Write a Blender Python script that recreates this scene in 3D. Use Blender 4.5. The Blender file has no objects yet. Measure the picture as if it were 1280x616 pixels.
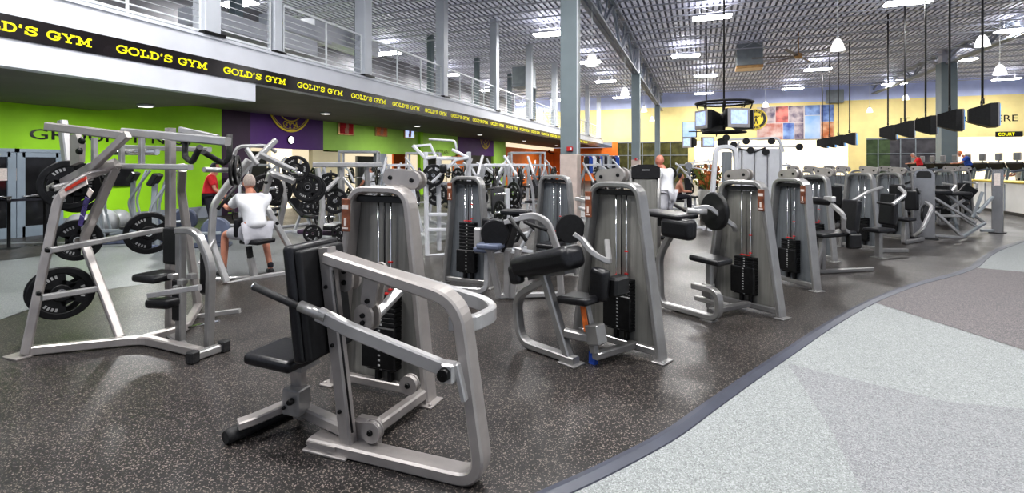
import bpy, bmesh, math, random
from mathutils import Vector, Matrix
random.seed(7)
V = Vector
PI = math.pi
# ------------------------------------------------------------------ camera model (1280x616 frame)
F = 630.0; HY = 206.0; H = 1.65
A = math.atan(233 / F); CA, SA = math.cos(A), math.sin(A)
def P(px, py, d):
    u = (px - 640) / F
    return V((d * (-SA + CA * u), d * (CA + SA * u), H - (py - HY) * d / F))
def G(px, py, z=0.0): return P(px, py, (H - z) * F / (py - HY))
def PYp(px, py, Y):
    u = (px - 640) / F
    return P(px, py, Y / (CA + SA * u))
def PXp(px, py, X):
    u = (px - 640) / F
    return P(px, py, X / (-SA + CA * u))
def PZ(px, py, z): return P(px, py, (H - z) * F / (py - HY))
sc = bpy.context.scene
COL = sc.collection
# ------------------------------------------------------------------ materials
M = {}
def mat(name, col, rough=0.5, metal=0.0, nscale=0, namt=0.0, bump=0.0, emit=None, estr=0, col2=None, spec=None, stretch=None):
    m = bpy.data.materials.new(name); m.use_nodes = True
    nt = m.node_tree; b = nt.nodes['Principled BSDF']
    b.inputs['Base Color'].default_value = (*col, 1)
    b.inputs['Roughness'].default_value = rough
    b.inputs['Metallic'].default_value = metal
    if spec is not None: b.inputs['Specular IOR Level'].default_value = spec
    if nscale:
        tc = nt.nodes.new('ShaderNodeTexCoord'); n = nt.nodes.new('ShaderNodeTexNoise')
        n.inputs['Scale'].default_value = nscale; n.inputs['Detail'].default_value = 3
        if stretch:
            mp = nt.nodes.new('ShaderNodeMapping'); mp.inputs['Scale'].default_value = stretch
            nt.links.new(tc.outputs['Object'], mp.inputs['Vector']); nt.links.new(mp.outputs[0], n.inputs['Vector'])
        else:
            nt.links.new(tc.outputs['Object'], n.inputs['Vector'])
        r = nt.nodes.new('ShaderNodeValToRGB')
        c2 = col2 or tuple(min(1, c * (1 + namt)) for c in col)
        c1 = col if col2 else tuple(c * (1 - namt) for c in col)
        r.color_ramp.elements[0].color = (*c1, 1); r.color_ramp.elements[1].color = (*c2, 1)
        r.color_ramp.elements[0].position = .35; r.color_ramp.elements[1].position = .65
        nt.links.new(n.outputs['Fac'], r.inputs['Fac']); nt.links.new(r.outputs[0], b.inputs['Base Color'])
        if bump:
            bp = nt.nodes.new('ShaderNodeBump'); bp.inputs['Strength'].default_value = bump; bp.inputs['Distance'].default_value = .01
            nt.links.new(n.outputs['Fac'], bp.inputs['Height']); nt.links.new(bp.outputs[0], b.inputs['Normal'])
    if emit:
        b.inputs['Emission Color'].default_value = (*emit, 1); b.inputs['Emission Strength'].default_value = estr
    M[name] = m; return m
mat('silver', (.33, .325, .32), .30, .6, 9, .06)
mat('silver_warm', (.40, .375, .36), .33, .5, 9, .06)
mat('silver_bright', (.46, .455, .455), .30, .5, 9, .05)
mat('white_paint', (.58, .59, .62), .35, .1, 6, .04)
mat('chrome', (.8, .8, .8), .12, 1.0, 14, .04)
mat('steel_brushed', (.42, .42, .43), .27, .9, 30, .08, stretch=(6, 6, .3))
mat('vinyl', (.012, .012, .014), .32, 0, 60, .3, .05)
mat('rubber', (.02, .02, .021), .6, 0, 40, .3)
mat('iron', (.013, .013, .014), .42, .2, 30, .3)
mat('iron_mark', (.4, .4, .4), .5, 0, 30, .1)
mat('stack', (.012, .012, .013), .35, .3, 20, .3)
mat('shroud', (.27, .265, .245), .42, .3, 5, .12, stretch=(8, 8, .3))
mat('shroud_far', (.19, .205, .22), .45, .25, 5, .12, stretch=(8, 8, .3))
mat('black', (.01, .01, .011), .45, 0, 20, .3)
mat('bolt', (.02, .02, .02), .3, .6, 20, .2)
mat('red', (.55, .03, .03), .4, 0, 10, .1)
mat('orange_tag', (.75, .2, .05), .4, 0, 20, .25)
mat('placard', (.10, .035, .02), .35, 0, 14, .5, col2=(.28, .10, .05))
mat('gold', (.80, .62, .06), .45, 0, 20, .08)
mat('yellow_text', (.9, .85, .01), .5, 0, 20, .05, emit=(.9, .85, .0), estr=.35)
mat('banner', (.012, .009, .01), .22, 0, 3, .5)
mat('fascia', (.72, .74, .80), .55, 0, 1.5, .04)
mat('soffit', (.20, .19, .18), .7, 0, 1.2, .08)
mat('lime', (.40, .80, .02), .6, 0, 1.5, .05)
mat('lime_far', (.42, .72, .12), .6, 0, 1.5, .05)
mat('purple', (.10, .03, .19), .55, 0, 1.5, .08)
mat('purple_dark', (.05, .022, .055), .6, 0, 1.5, .08)
mat('orange_wall', (.95, .24, .035), .6, 0, 1.5, .05)
mat('cream', (.85, .76, .50), .7, 0, 1.5, .04)
mat('cream_glow', (.9, .82, .62), .7, 0, 1.5, .03, emit=(1, .86, .62), estr=.7)  # emission puts the lit rooms' and courts' brightness into the wall colour
mat('yellow_wall', (.98, .80, .36), .7, 0, 1.2, .05)
mat('blue_wall', (.60, .66, .92), .7, 0, 1.2, .05)
mat('grey_wall', (.30, .33, .38), .7, 0, 1.2, .08)
mat('upper_wall', (.22, .22, .24), .7, 0, .8, .25)
mat('column_grey', (.20, .245, .265), .5, 0, 1.5, .05)
mat('column_tile', (.55, .46, .42), .5, 0, 5, .08)
mat('column_white', (.62, .65, .70), .5, 0, 1.5, .04)
mat('steel_truss', (.55, .56, .62), .5, .1, 4, .06)
mat('duct', (.30, .33, .35), .45, .2, 3, .08)
mat('cable_white', (.75, .78, .8), .4, .1, 9, .03)
mat('olive_glass', (.10, .095, .03), .15, .1, 2, .4)
mat('dark_glass', (.085, .08, .085), .2, .1, 1.5, .35)
mat('green_glass', (.075, .11, .05), .2, .1, 1.5, .3)
mat('teal', (.03, .13, .2), .5, 0, 3, .1)
mat('screen', (.25, .35, .55), .3, 0, 9, .4, emit=(.45, .55, .85), estr=.9)
mat('tv_bezel', (.38, .36, .37), .4, 0, 10, .05)
mat('lamp', (1, 1, 1), .5, 0, 10, .02, emit=(1, .99, .97), estr=26)
mat('pendant_glow', (1, 1, 1), .5, 0, 10, .02, emit=(1, .98, .95), estr=1.6)
mat('skin', (.55, .25, .17), .55, 0, 8, .07)
mat('skin_b', (.5, .2, .14), .55, 0, 8, .07)
mat('hair_grey', (.45, .38, .34), .8, 0, 60, .15)
mat('shirt_white', (.78, .79, .82), .8, 0, 12, .04)
mat('shorts', (.50, .50, .54), .8, 0, 12, .06)
mat('dark_cloth', (.02, .02, .03), .8, 0, 12, .2)
mat('red_cloth', (.65, .03, .04), .8, 0, 12, .1)
mat('shoe', (.015, .015, .017), .6, 0, 30, .3)
mat('blue_cloth', (.03, .09, .4), .8, 0, 12, .3)
mat('counter_white', (.72, .71, .68), .5, 0, 2, .05)
mat('counter_yellow', (.82, .62, .12), .5, 0, 2, .06)
mat('door_frame', (.30, .36, .42), .4, .2, 3, .05)
mat('glass_dark', (.02, .02, .022), .06, 0, 2, .3)
mat('ball', (.30, .31, .32), .35, 0, 3, .1)
mat('blue_grey', (.12, .14, .20), .4, .1, 5, .1)
mat('bronze', (.55, .33, .15), .4, .4, 4, .1)
mat('fan_blade', (.20, .18, .20), .5, .1, 6, .15)
mat('plant', (.12, .15, .03), .7, 0, 12, .4)
mat('plant_red', (.5, .16, .05), .7, 0, 12, .4)
mat('sticker_white', (.7, .62, .58), .5, 0, 30, .1)
mat('sticker_blue', (.07, .05, .18), .4, 0, 30, .4)
mat('sticker_red', (.6, .05, .03), .4, 0, 30, .1)
def speckle(name, base, dark, light, s1=160., thr=.18, rough=.55, big=None, bigc=None, lthr=None):
    m = bpy.data.materials.new(name); m.use_nodes = True
    nt = m.node_tree; b = nt.nodes['Principled BSDF']; N = nt.nodes.new; L = nt.links.new
    tc = N('ShaderNodeTexCoord')
    no = N('ShaderNodeTexNoise'); no.inputs['Scale'].default_value = 1.1; no.inputs['Detail'].default_value = 4
    L(tc.outputs['Object'], no.inputs['Vector'])
    r0 = N('ShaderNodeValToRGB'); r0.color_ramp.elements[0].position = .35; r0.color_ramp.elements[1].position = .7
    r0.color_ramp.elements[0].color = (*dark, 1); r0.color_ramp.elements[1].color = (*base, 1)
    L(no.outputs['Fac'], r0.inputs['Fac'])
    vo = N('ShaderNodeTexVoronoi'); vo.inputs['Scale'].default_value = s1
    L(tc.outputs['Object'], vo.inputs['Vector'])
    sep = N('ShaderNodeSeparateColor'); L(vo.outputs['Color'], sep.inputs[0])
    r1 = N('ShaderNodeValToRGB'); r1.color_ramp.interpolation = 'CONSTANT'
    r1.color_ramp.elements[0].position = 0; r1.color_ramp.elements[0].color = (0, 0, 0, 1)
    r1.color_ramp.elements[1].position = 1 - thr; r1.color_ramp.elements[1].color = (1, 1, 1, 1)
    L(sep.outputs[0], r1.inputs['Fac'])
    mx = N('ShaderNodeMix'); mx.data_type = 'RGBA'
    L(r1.outputs[0], mx.inputs['Factor']); L(r0.outputs[0], mx.inputs['A']); mx.inputs['B'].default_value = (*light, 1)
    r2 = N('ShaderNodeValToRGB'); r2.color_ramp.interpolation = 'CONSTANT'
    r2.color_ramp.elements[0].color = (0, 0, 0, 1); r2.color_ramp.elements[1].position = 1 - thr * .6; r2.color_ramp.elements[1].color = (1, 1, 1, 1)
    L(sep.outputs[1], r2.inputs['Fac'])
    mx2 = N('ShaderNodeMix'); mx2.data_type = 'RGBA'
    L(r2.outputs[0], mx2.inputs['Factor']); L(mx.outputs['Result'], mx2.inputs['A']); mx2.inputs['B'].default_value = (*[c * (.45 if dark[0] < .1 else .72) for c in dark], 1)
    L(mx2.outputs['Result'], b.inputs['Base Color'])
    b.inputs['Roughness'].default_value = rough
    rr = N('ShaderNodeMapRange'); rr.inputs['To Min'].default_value = rough - .14; rr.inputs['To Max'].default_value = rough + .12
    L(no.outputs['Fac'], rr.inputs['Value']); L(rr.outputs[0], b.inputs['Roughness'])
    bp = N('ShaderNodeBump'); bp.inputs['Strength'].default_value = .15; bp.inputs['Distance'].default_value = .003
    L(sep.outputs[0], bp.inputs['Height']); L(bp.outputs[0], b.inputs['Normal'])
    M[name] = m
speckle('rubber_floor', (.030, .028, .0275), (.018, .017, .0165), (.20, .17, .15), 170, .15, .38)
speckle('concrete', (.19, .20, .205), (.15, .16, .165), (.25, .26, .26), 120, .15, .4)
speckle('carpet', (.235, .25, .25), (.21, .225, .225), (.32, .335, .335), 170, .3, .8)
speckle('carpet_brown', (.125, .115, .12), (.10, .095, .10), (.22, .20, .195), 170, .3, .8)
speckle('carpet_grey', (.205, .215, .222), (.185, .19, .20), (.28, .285, .29), 170, .3, .8)
mat('curb', (.055, .06, .08), .4, 0, 3, .12)
# corrugated roof deck
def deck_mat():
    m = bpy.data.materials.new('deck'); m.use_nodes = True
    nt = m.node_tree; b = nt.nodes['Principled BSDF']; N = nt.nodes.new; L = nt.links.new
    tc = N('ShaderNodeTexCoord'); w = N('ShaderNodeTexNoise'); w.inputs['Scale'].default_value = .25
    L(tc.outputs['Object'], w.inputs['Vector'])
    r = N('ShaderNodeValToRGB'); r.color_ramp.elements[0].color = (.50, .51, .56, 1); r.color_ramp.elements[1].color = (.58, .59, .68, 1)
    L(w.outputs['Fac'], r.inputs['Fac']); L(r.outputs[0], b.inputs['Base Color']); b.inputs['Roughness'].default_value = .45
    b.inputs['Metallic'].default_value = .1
    b.inputs['Emission Color'].default_value = (.64, .64, .76, 1); b.inputs['Emission Strength'].default_value = .19; M['deck'] = m  # faint emission lifts the deck's brightness in place of light reaching it
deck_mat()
# ------------------------------------------------------------------ mesh builder
SPLIT = {'plate_peg', 'bumper', 'bolt', 'knob', 'pivot_knob', 'grip', 'foot_plate', 'end_cap', 'adjuster', 'stack_cushion', 'hanger', 'pedal', 'handle'}
def islands(bm):
    seen = set(); out = []
    for f in bm.faces:
        if f in seen: continue
        st = [f]; seen.add(f); g = []
        while st:
            q = st.pop(); g.append(q)
            for v in q.verts:
                for h in v.link_faces:
                    if h not in seen: seen.add(h); st.append(h)
        out.append(g)
    return out
class MB:
    def __init__(s): s.bm = bmesh.new()
    def face(s, vs, smooth=False):
        try:
            f = s.bm.faces.new(vs); f.smooth = smooth; return f
        except ValueError: return None
    def poly(s, pts, smooth=False):
        return s.face([s.bm.verts.new(p) for p in pts], smooth)
    def sweep(s, pts, prof, n=None, closed=False, smooth=False, caps=True):
        """prof: list of (a along plane normal, b in plane)"""
        pts = [V(p) for p in pts]; rings = []; L = len(pts)
        if n is None:
            t0 = (pts[1] - pts[0]).normalized()
            n = V((0, 0, 1)) if abs(t0.z) < .9 else V((0, 1, 0))
        n = V(n)
        for i, p in enumerate(pts):
            if closed: a, c = pts[i - 1], pts[(i + 1) % L]
            else: a, c = pts[max(0, i - 1)], pts[min(L - 1, i + 1)]
            t = (c - a).normalized()
            b = t.cross(n)
            if b.length < 1e-4: b = t.cross(V((1, .1, 0)))
            b.normalize(); nn = b.cross(t).normalized()
            k = 1.0
            if 0 < i < L - 1 or closed:
                t1 = (p - a).normalized(); cosv = max(.5, t1.dot(t)); k = 1 / cosv
            rings.append([s.bm.verts.new(p + nn * q[0] + b * q[1] * k) for q in prof])
        m = len(prof); R = len(rings)
        for i in range(R if closed else R - 1):
            r0, r1 = rings[i], rings[(i + 1) % R]
            for j in range(m):
                s.face([r0[j], r0[(j + 1) % m], r1[(j + 1) % m], r1[j]], smooth)
        if caps and not closed:
            s.face(rings[0][::-1]); s.face(rings[-1])
        return s
    def rect(s, pts, w, h, n=None, r=0, closed=False, c=None, seg=5):
        """rectangular tube: w in plane, h along normal n; r = bend radius"""
        if c is None: c = min(w, h) * .16
        a, b = h / 2, w / 2
        prof = [(-a + c, -b), (a - c, -b), (a, -b + c), (a, b - c), (a - c, b), (-a + c, b), (-a, b - c), (-a, -b + c)]
        if r: pts = fillet(pts, r, seg, closed)
        return s.sweep(pts, prof, n, closed)
    def tube(s, pts, rad, r=0, seg=10, n=None, closed=False, fs=5):
        if r: pts = fillet(pts, r, fs, closed)
        prof = [(rad * math.cos(2 * PI * k / seg), rad * math.sin(2 * PI * k / seg)) for k in range(seg)]
        return s.sweep(pts, prof, n, closed, True)
    def lathe(s, prof, mtx=None, seg=24, cap=False):
        mtx = mtx or Matrix(); rings = []
        for r, z in prof:
            rings.append([s.bm.verts.new(mtx @ V((r * math.cos(2 * PI * k / seg), r * math.sin(2 * PI * k / seg), z))) for k in range(seg)])
        for i in range(len(rings) - 1):
            sm = abs(prof[i + 1][1] - prof[i][1]) > .25 * abs(prof[i + 1][0] - prof[i][0])
            for k in range(seg):
                s.face([rings[i][k], rings[i][(k + 1) % seg], rings[i + 1][(k + 1) % seg], rings[i + 1][k]], sm)
        if cap: s.face(rings[0][::-1]); s.face(rings[-1])
        return s
    def box(s, c, size, rot=None, bev=0, seg=1, smooth=False):
        mt = Matrix.Translation(V(c)) @ (rot.to_4x4() if rot else Matrix()) @ Matrix.Diagonal((*size, 1))
        r = bmesh.ops.create_cube(s.bm, size=1, matrix=mt)
        if bev:
            es = list({e for v in r['verts'] for e in v.link_edges})
            rr = bmesh.ops.bevel(s.bm, geom=es, offset=bev, segments=seg, affect='EDGES', profile=.5)
            if smooth:
                for f in rr['faces']: f.smooth = True
        return s
    def prism(s, poly, mtx, th):
        a = [s.bm.verts.new(mtx @ V((x, y, 0))) for x, y in poly]; b = [s.bm.verts.new(mtx @ V((x, y, th))) for x, y in poly]
        s.face(a[::-1]); s.face(b); n = len(a)
        for i in range(n): s.face([a[i], a[(i + 1) % n], b[(i + 1) % n], b[i]])
        return s
    def ball(s, c, r, sc_=(1, 1, 1), seg=16):
        mt = Matrix.Translation(V(c)) @ Matrix.Diagonal((*sc_, 1))
        q = bmesh.ops.create_uvsphere(s.bm, u_segments=seg, v_segments=max(6, seg // 2 + 2), radius=r, matrix=mt)
        for v in q['verts']:
            for f in v.link_faces: f.smooth = True
        return s
    def out(s, name, m, parent=None, world=False, kind=None):
        if world and parent is not None: s.bm.transform(parent.matrix_world.inverted() if False else RINV[parent.name])
        bmesh.ops.recalc_face_normals(s.bm, faces=s.bm.faces)
        if name in SPLIT:
            isl = islands(s.bm)
            if len(isl) > 1:
                res = None
                for fs in isl[1:]:
                    nb = MB(); vm = {}
                    for f in fs:
                        g = nb.face([vm.setdefault(v, None) or vm.__setitem__(v, nb.bm.verts.new(v.co)) or vm[v] for v in f.verts], f.smooth)
                    me = bpy.data.meshes.new(name); nb.bm.to_mesh(me); nb.bm.free(); me.materials.append(M[m] if isinstance(m, str) else m)
                    o = bpy.data.objects.new(name, me); COL.objects.link(o)
                    if parent is not None: o.parent = parent
                bmesh.ops.delete(s.bm, geom=list({v for fs in isl[1:] for f in fs for v in f.verts}), context='VERTS')
        me = bpy.data.meshes.new(name); s.bm.to_mesh(me); s.bm.free()
        me.materials.append(M[m] if isinstance(m, str) else m)
        o = bpy.data.objects.new(name, me); COL.objects.link(o)
        if parent is not None: o.parent = parent
        if kind: o['kind'] = kind
        return o
def fillet(pts, r, seg=5, closed=False):
    pts = [V(p) for p in pts]; out = []; L = len(pts)
    for i, p in enumerate(pts):
        if not closed and i in (0, L - 1): out.append(p); continue
        a, c = pts[i - 1], pts[(i + 1) % L]
        da, dc = (a - p), (c - p)
        rr = min(r, da.length * .48, dc.length * .48)
        p0 = p + da.normalized() * rr; p1 = p + dc.normalized() * rr
        for k in range(seg + 1):
            t = k / seg
            out.append(p0 * (1 - t) ** 2 + p * 2 * t * (1 - t) + p1 * t * t)
    return out
def Rz(a): return Matrix.Rotation(a, 4, 'Z')
def Rx(a): return Matrix.Rotation(a, 4, 'X')
def Ry(a): return Matrix.Rotation(a, 4, 'Y')
def T(*a): return Matrix.Translation(V(a if len(a) == 3 else a[0]))
def axis_m(c, d):
    q = V(d).normalized().to_track_quat('Z', 'Y').to_matrix().to_4x4()
    return Matrix.Translation(V(c)) @ q
RINV = {}
def tag(o, label, cat, group=None, kind=None):
    o['label'] = label; o['category'] = cat
    if group: o['group'] = group
    if kind: o['kind'] = kind
    return o
def thing(name, loc, rz, label, cat, group=None):
    o = bpy.data.objects.new(name, None); COL.objects.link(o)
    o.location = V(loc); o.rotation_euler = (0, 0, rz); o.empty_display_size = .2
    RINV[o.name] = (T(V(loc)) @ Rz(rz)).inverted()
    return tag(o, label, cat, group)
def refit(t, n0, FIX):
    for o in list(COL.objects)[n0:]:
        if o.parent == t: o.matrix_basis = FIX @ o.matrix_basis
def kids(o): return [c for c in COL.objects if c.parent == o]
def copy_thing(o, loc, rz, label, group=None, scale=None):
    r = o.copy(); COL.objects.link(r); r.location = V(loc); r.rotation_euler = (0, 0, rz); r['label'] = label
    if group: r['group'] = group
    elif 'group' in r: del r['group']
    if scale: r.scale = scale
    for ch in KID.setdefault(o.name, kids(o)):
        c = ch.copy(); COL.objects.link(c); c.parent = r
        for g in KID.setdefault(ch.name, kids(ch)):
            d = g.copy(); COL.objects.link(d); d.parent = c
    return r
KID = {}
def pad(name, c, size, parent, rot=None, m='vinyl', bev=None, world=False, label=None):
    b = MB(); bev = bev or min(size) * .38
    b.box(c, size, rot, bev, 4, True); o = b.out(name, m, parent, world)
    if label: o['label'] = label
    return o
# ------------------------------------------------------------------ lettering
GL = {
 'G': (1.15, [[(1.02, .72), (.9, .93), (.6, 1), (.28, .93), (.1, .7), (.07, .5), (.1, .3), (.28, .07), (.6, 0), (.88, .06), (1.0, .2), (1.0, .44)], [(.68, .44), (1.15, .44)], [(1.03, .98), (1.03, .66)]]),
 'O': (1.15, [[(.58, 1), (.27, .93), (.1, .7), (.07, .5), (.1, .3), (.27, .07), (.58, 0), (.89, .07), (1.06, .3), (1.09, .5), (1.06, .7), (.89, .93), (.58, 1)]]),
 'L': (.95, [[(.3, 1), (.3, 0)], [(.05, .98), (.55, .98)], [(.05, .02), (.9, .02)], [(.9, 0), (.9, .34)]]),
 'D': (1.15, [[(.28, 1), (.28, 0)], [(.05, .98), (.6, .98), (.93, .85), (1.05, .5), (.93, .15), (.6, .02), (.05, .02)]]),
 "'": (.35, [[(.17, 1.02), (.12, .7)]]),
 'S': (1.0, [[(.88, .72), (.78, .92), (.5, 1), (.22, .92), (.12, .75), (.25, .57), (.5, .51), (.78, .44), (.9, .27), (.8, .08), (.5, 0), (.2, .08), (.1, .3)], [(.9, .98), (.9, .68)], [(.08, .34), (.08, .02)]]),
 'Y': (1.15, [[(.2, .98), (.58, .45), (.96, .98)], [(.58, .5), (.58, 0)], [(0, .98), (.42, .98)], [(.75, .98), (1.15, .98)], [(.34, .02), (.82, .02)]]),
 'M': (1.4, [[(.25, 0), (.25, .98), (.7, .2), (1.15, .98), (1.15, 0)], [(0, .02), (.48, .02)], [(.92, .02), (1.4, .02)], [(0, .98), (.3, .98)], [(1.1, .98), (1.4, .98)]]),
 ' ': (.5, [])}
def stroke(b, pts, w, f):
    for i in range(len(pts) - 1):
        p, q = V((*pts[i], 0)), V((*pts[i + 1], 0)); d = (q - p)
        if d.length < 1e-6: continue
        d.normalize(); s = V((-d.y, d.x, 0)) * w / 2
        e = d * w * .22
        b.poly([f(p - s - e), f(q - s + e), f(q + s + e), f(p + s - e)])
def slab(b, text, f, w=.2, gap=.14):
    x = 0
    for ch in text:
        adv, st = GL[ch]
        for s_ in st: stroke(b, s_, w, lambda p, x=x: f(p + V((x, 0, 0))))
        x += adv + gap
    return x
def slab_width(text, gap=.14): return sum(GL[c][0] + gap for c in text) - gap
def text_obj(name, s, m, mtx, size, xs=1.0, parent=None, bold=0.0, align='LEFT'):
    c = bpy.data.curves.new(name, 'FONT'); c.body = s; c.size = size; c.offset = bold; c.align_x = align; c.resolution_u = 3
    o = bpy.data.objects.new('tmp_text', c); COL.objects.link(o)
    dg = bpy.context.evaluated_depsgraph_get(); dg.update()
    me = bpy.data.meshes.new_from_object(o.evaluated_get(dg)); COL.objects.unlink(o); bpy.data.objects.remove(o)
    me.name = name; me.transform(mtx @ Matrix.Diagonal((xs, 1, 1, 1)))
    if parent is not None: me.transform(RINV[parent.name])
    me.materials.clear(); me.materials.append(M[m])
    q = bpy.data.objects.new(name, me); COL.objects.link(q)
    if parent is not None: q.parent = parent
    return q
# wall frames: local x = reading direction, y = up, z = out of the wall
def frame_left(X, Y, Z):    # on a wall facing +X, text read towards +Y
    return Matrix(((0, 0, 1, X), (1, 0, 0, Y), (0, 1, 0, Z), (0, 0, 0, 1)))
def frame_far(X, Y, Z):     # on a wall facing -Y, text read towards +X
    return Matrix(((1, 0, 0, X), (0, 0, -1, Y), (0, 1, 0, Z), (0, 0, 0, 1)))
# ================================================================== CAMERA / WORLD
cam = bpy.data.cameras.new('camera'); co = bpy.data.objects.new('camera', cam); COL.objects.link(co)
co.location = (0, 0, H); co.rotation_euler = (PI / 2, 0, A)
cam.sensor_width = 36; cam.lens = F / 1280 * 36; cam.shift_y = -(308 - HY) / 1280; cam.clip_end = 300
sc.camera = co
w = bpy.data.worlds.new('world'); sc.world = w; w.use_nodes = True
w.node_tree.nodes['Background'].inputs[0].default_value = (.80, .86, 1, 1)
w.node_tree.nodes['Background'].inputs[1].default_value = .5
sc.view_settings.view_transform = 'Standard'
sc.view_settings.look = 'Medium High Contrast'; sc.view_settings.exposure = 0.12
# ================================================================== ROOM
XW = -14.5; XM = -9.2; YF = 52.0; ZD = 8.75; ZS = 3.45; ZN = 3.05; YN = 8.5
def yat(px, X): u = (px - 640) / F; return X / ((-SA + CA * u) / (CA + SA * u))
def plane(name, pts, m, kind='structure', parent=None):
    b = MB(); b.poly(pts); return b.out(name, m, parent, kind=kind)
plane('floor', [(-22, -5, 0), (28, -5, 0), (28, 53, 0), (-22, 53, 0)], 'rubber_floor')
# curved boundary between the dark rubber and the light walkway
cpx = [(560, 700), (625, 650), (695, 616), (757, 587), (834, 546), (885, 510), (936, 474), (982, 443), (1039, 405), (1090, 377), (1141, 357), (1193, 343), (1218, 333), (1232, 321), (1250, 311), (1280, 301)]
curve = [G(*p) for p in cpx]
def smooth_curve(pts, k=5):
    out = []
    for i in range(len(pts) - 1):
        p0 = pts[max(0, i - 1)]; p1 = pts[i]; p2 = pts[i + 1]; p3 = pts[min(len(pts) - 1, i + 2)]
        for j in range(k):
            t = j / k
            out.append(.5 * ((2 * p1) + (p2 - p0) * t + (2 * p0 - 5 * p1 + 4 * p2 - p3) * t * t + (3 * p1 - p0 - 3 * p2 + p3) * t ** 3))
    out.append(pts[-1]); return out
curve = smooth_curve(curve)
cend = [V((19, 20.2, 0)), V((26, 24, 0))]
up = lambda p, z: V((p.x, p.y, z))
b = MB(); b.poly([up(p, .004) for p in curve + cend] + [V((26, -3, .004)), V((curve[0].x, -3, .004))]); b.out('floor', 'carpet', kind='structure')
b = MB(); b.poly([up(G(*p), .007) for p in [(1092, 378), (1141, 357.5), (1193, 343.5), (1216, 334.5), (1290, 341), (1400, 352), (1500, 520), (1280, 438)]]); b.out('floor', 'carpet_brown', kind='structure')
b = MB(); b.poly([up(G(*p), .006) for p in [(985, 455), (1180, 502), (1280, 512), (1500, 540), (1500, 900), (1000, 900), (1090, 640), (1040, 540)]]); b.out('floor', 'carpet_grey', kind='structure')
b = MB()
b.sweep([up(p, .001) for p in curve + cend], [(0, -.045), (.012, -.045), (.016, -.01), (.010, .05), (0, .055)], n=(0, 0, 1)); b.out('trim_1', 'curb', kind='structure')
# light path crossing behind the plate loaded machines
path = [(-200, 460), (0, 400), (60, 378), (120, 364), (180, 355), (300, 345), (430, 328), (560, 299), (700, 279), (900, 261), (960, 256), (960, 249), (900, 250), (700, 259), (560, 268), (440, 278), (330, 288), (200, 297), (100, 303), (0, 303), (-200, 303)]
b = MB(); b.poly([up(G(*p), .004) for p in path]); b.out('floor', 'concrete', kind='structure')
ctr = G(-10, 316); b = MB(); b.poly([ctr + V((1.25 * math.cos(t * PI / 20), 1.15 * math.sin(t * PI / 20), .009)) for t in range(40)]); b.out('floor', 'rubber_floor', kind='structure')
# ---- left wall with its painted sections
y277, y313, y404, y525, y572, y617, y632 = [yat(p, XW) for p in (277, 313, 404, 525, 572, 617, 632)]
def wseg(y0, y1, z0, z1, m, X=XW, name='wall_left'):
    b = MB(); b.box((X - .1, (y0 + y1) / 2, (z0 + z1) / 2), (.2, y1 - y0, z1 - z0)); return b.out(name, m, kind='structure')
ydoor1 = yat(78, XW)
ZDR = PXp(40, 190, XW).z
wseg(-3, yat(-40, XW), 0, 3.6, 'lime'); wseg(yat(-40, XW), ydoor1, ZDR, 3.6, 'lime'); wseg(ydoor1, y277, 0.35, 3.6, 'lime')
wseg(ydoor1, y277, 0, .35, 'grey_wall')
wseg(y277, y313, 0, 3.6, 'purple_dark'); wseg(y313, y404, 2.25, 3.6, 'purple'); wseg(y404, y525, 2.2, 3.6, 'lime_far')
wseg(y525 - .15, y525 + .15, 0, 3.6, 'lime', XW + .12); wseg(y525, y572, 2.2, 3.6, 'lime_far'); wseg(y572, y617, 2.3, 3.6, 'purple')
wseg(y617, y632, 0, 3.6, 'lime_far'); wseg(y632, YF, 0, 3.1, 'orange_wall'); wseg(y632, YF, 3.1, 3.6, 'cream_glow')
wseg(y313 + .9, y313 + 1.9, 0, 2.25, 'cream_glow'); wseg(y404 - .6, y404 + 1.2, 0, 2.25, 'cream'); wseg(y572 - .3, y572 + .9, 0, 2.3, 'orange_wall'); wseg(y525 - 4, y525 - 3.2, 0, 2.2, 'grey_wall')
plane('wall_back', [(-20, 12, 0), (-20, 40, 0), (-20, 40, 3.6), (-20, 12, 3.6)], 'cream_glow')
for y0, y1, z1, m in ((13.6, 15.2, 2.5, 'grey_wall'), (17.5, 20.5, 2.3, 'grey_wall'), (22.5, 24, 2.3, 'lime_far'), (26, 28.5, 2.2, 'grey_wall'), (30, 31.5, 2.4, 'orange_wall'), (34, 36, 2.2, 'grey_wall')): wseg(y0, y1, 0, z1, m, -19.85, 'wall_back')
plane('wall_back', [(-20, 12.4, 0), (XW - .2, 12.4, 0), (XW - .2, 12.4, 3.6), (-20, 12.4, 3.6)], 'grey_wall')
plane('wall_back', [(-20, 39, 0), (XW - .2, 39, 0), (XW - .2, 39, 3.6), (-20, 39, 3.6)], 'grey_wall')
# upper part of the left wall, above the mezzanine floor
wseg(-3, YF, 4.19, ZD, 'upper_wall', XW - 4.5, 'wall_left'); wseg(10, 26, 4.19, 5.6, 'lime_far', XW - 4.4, 'wall_left')
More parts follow.
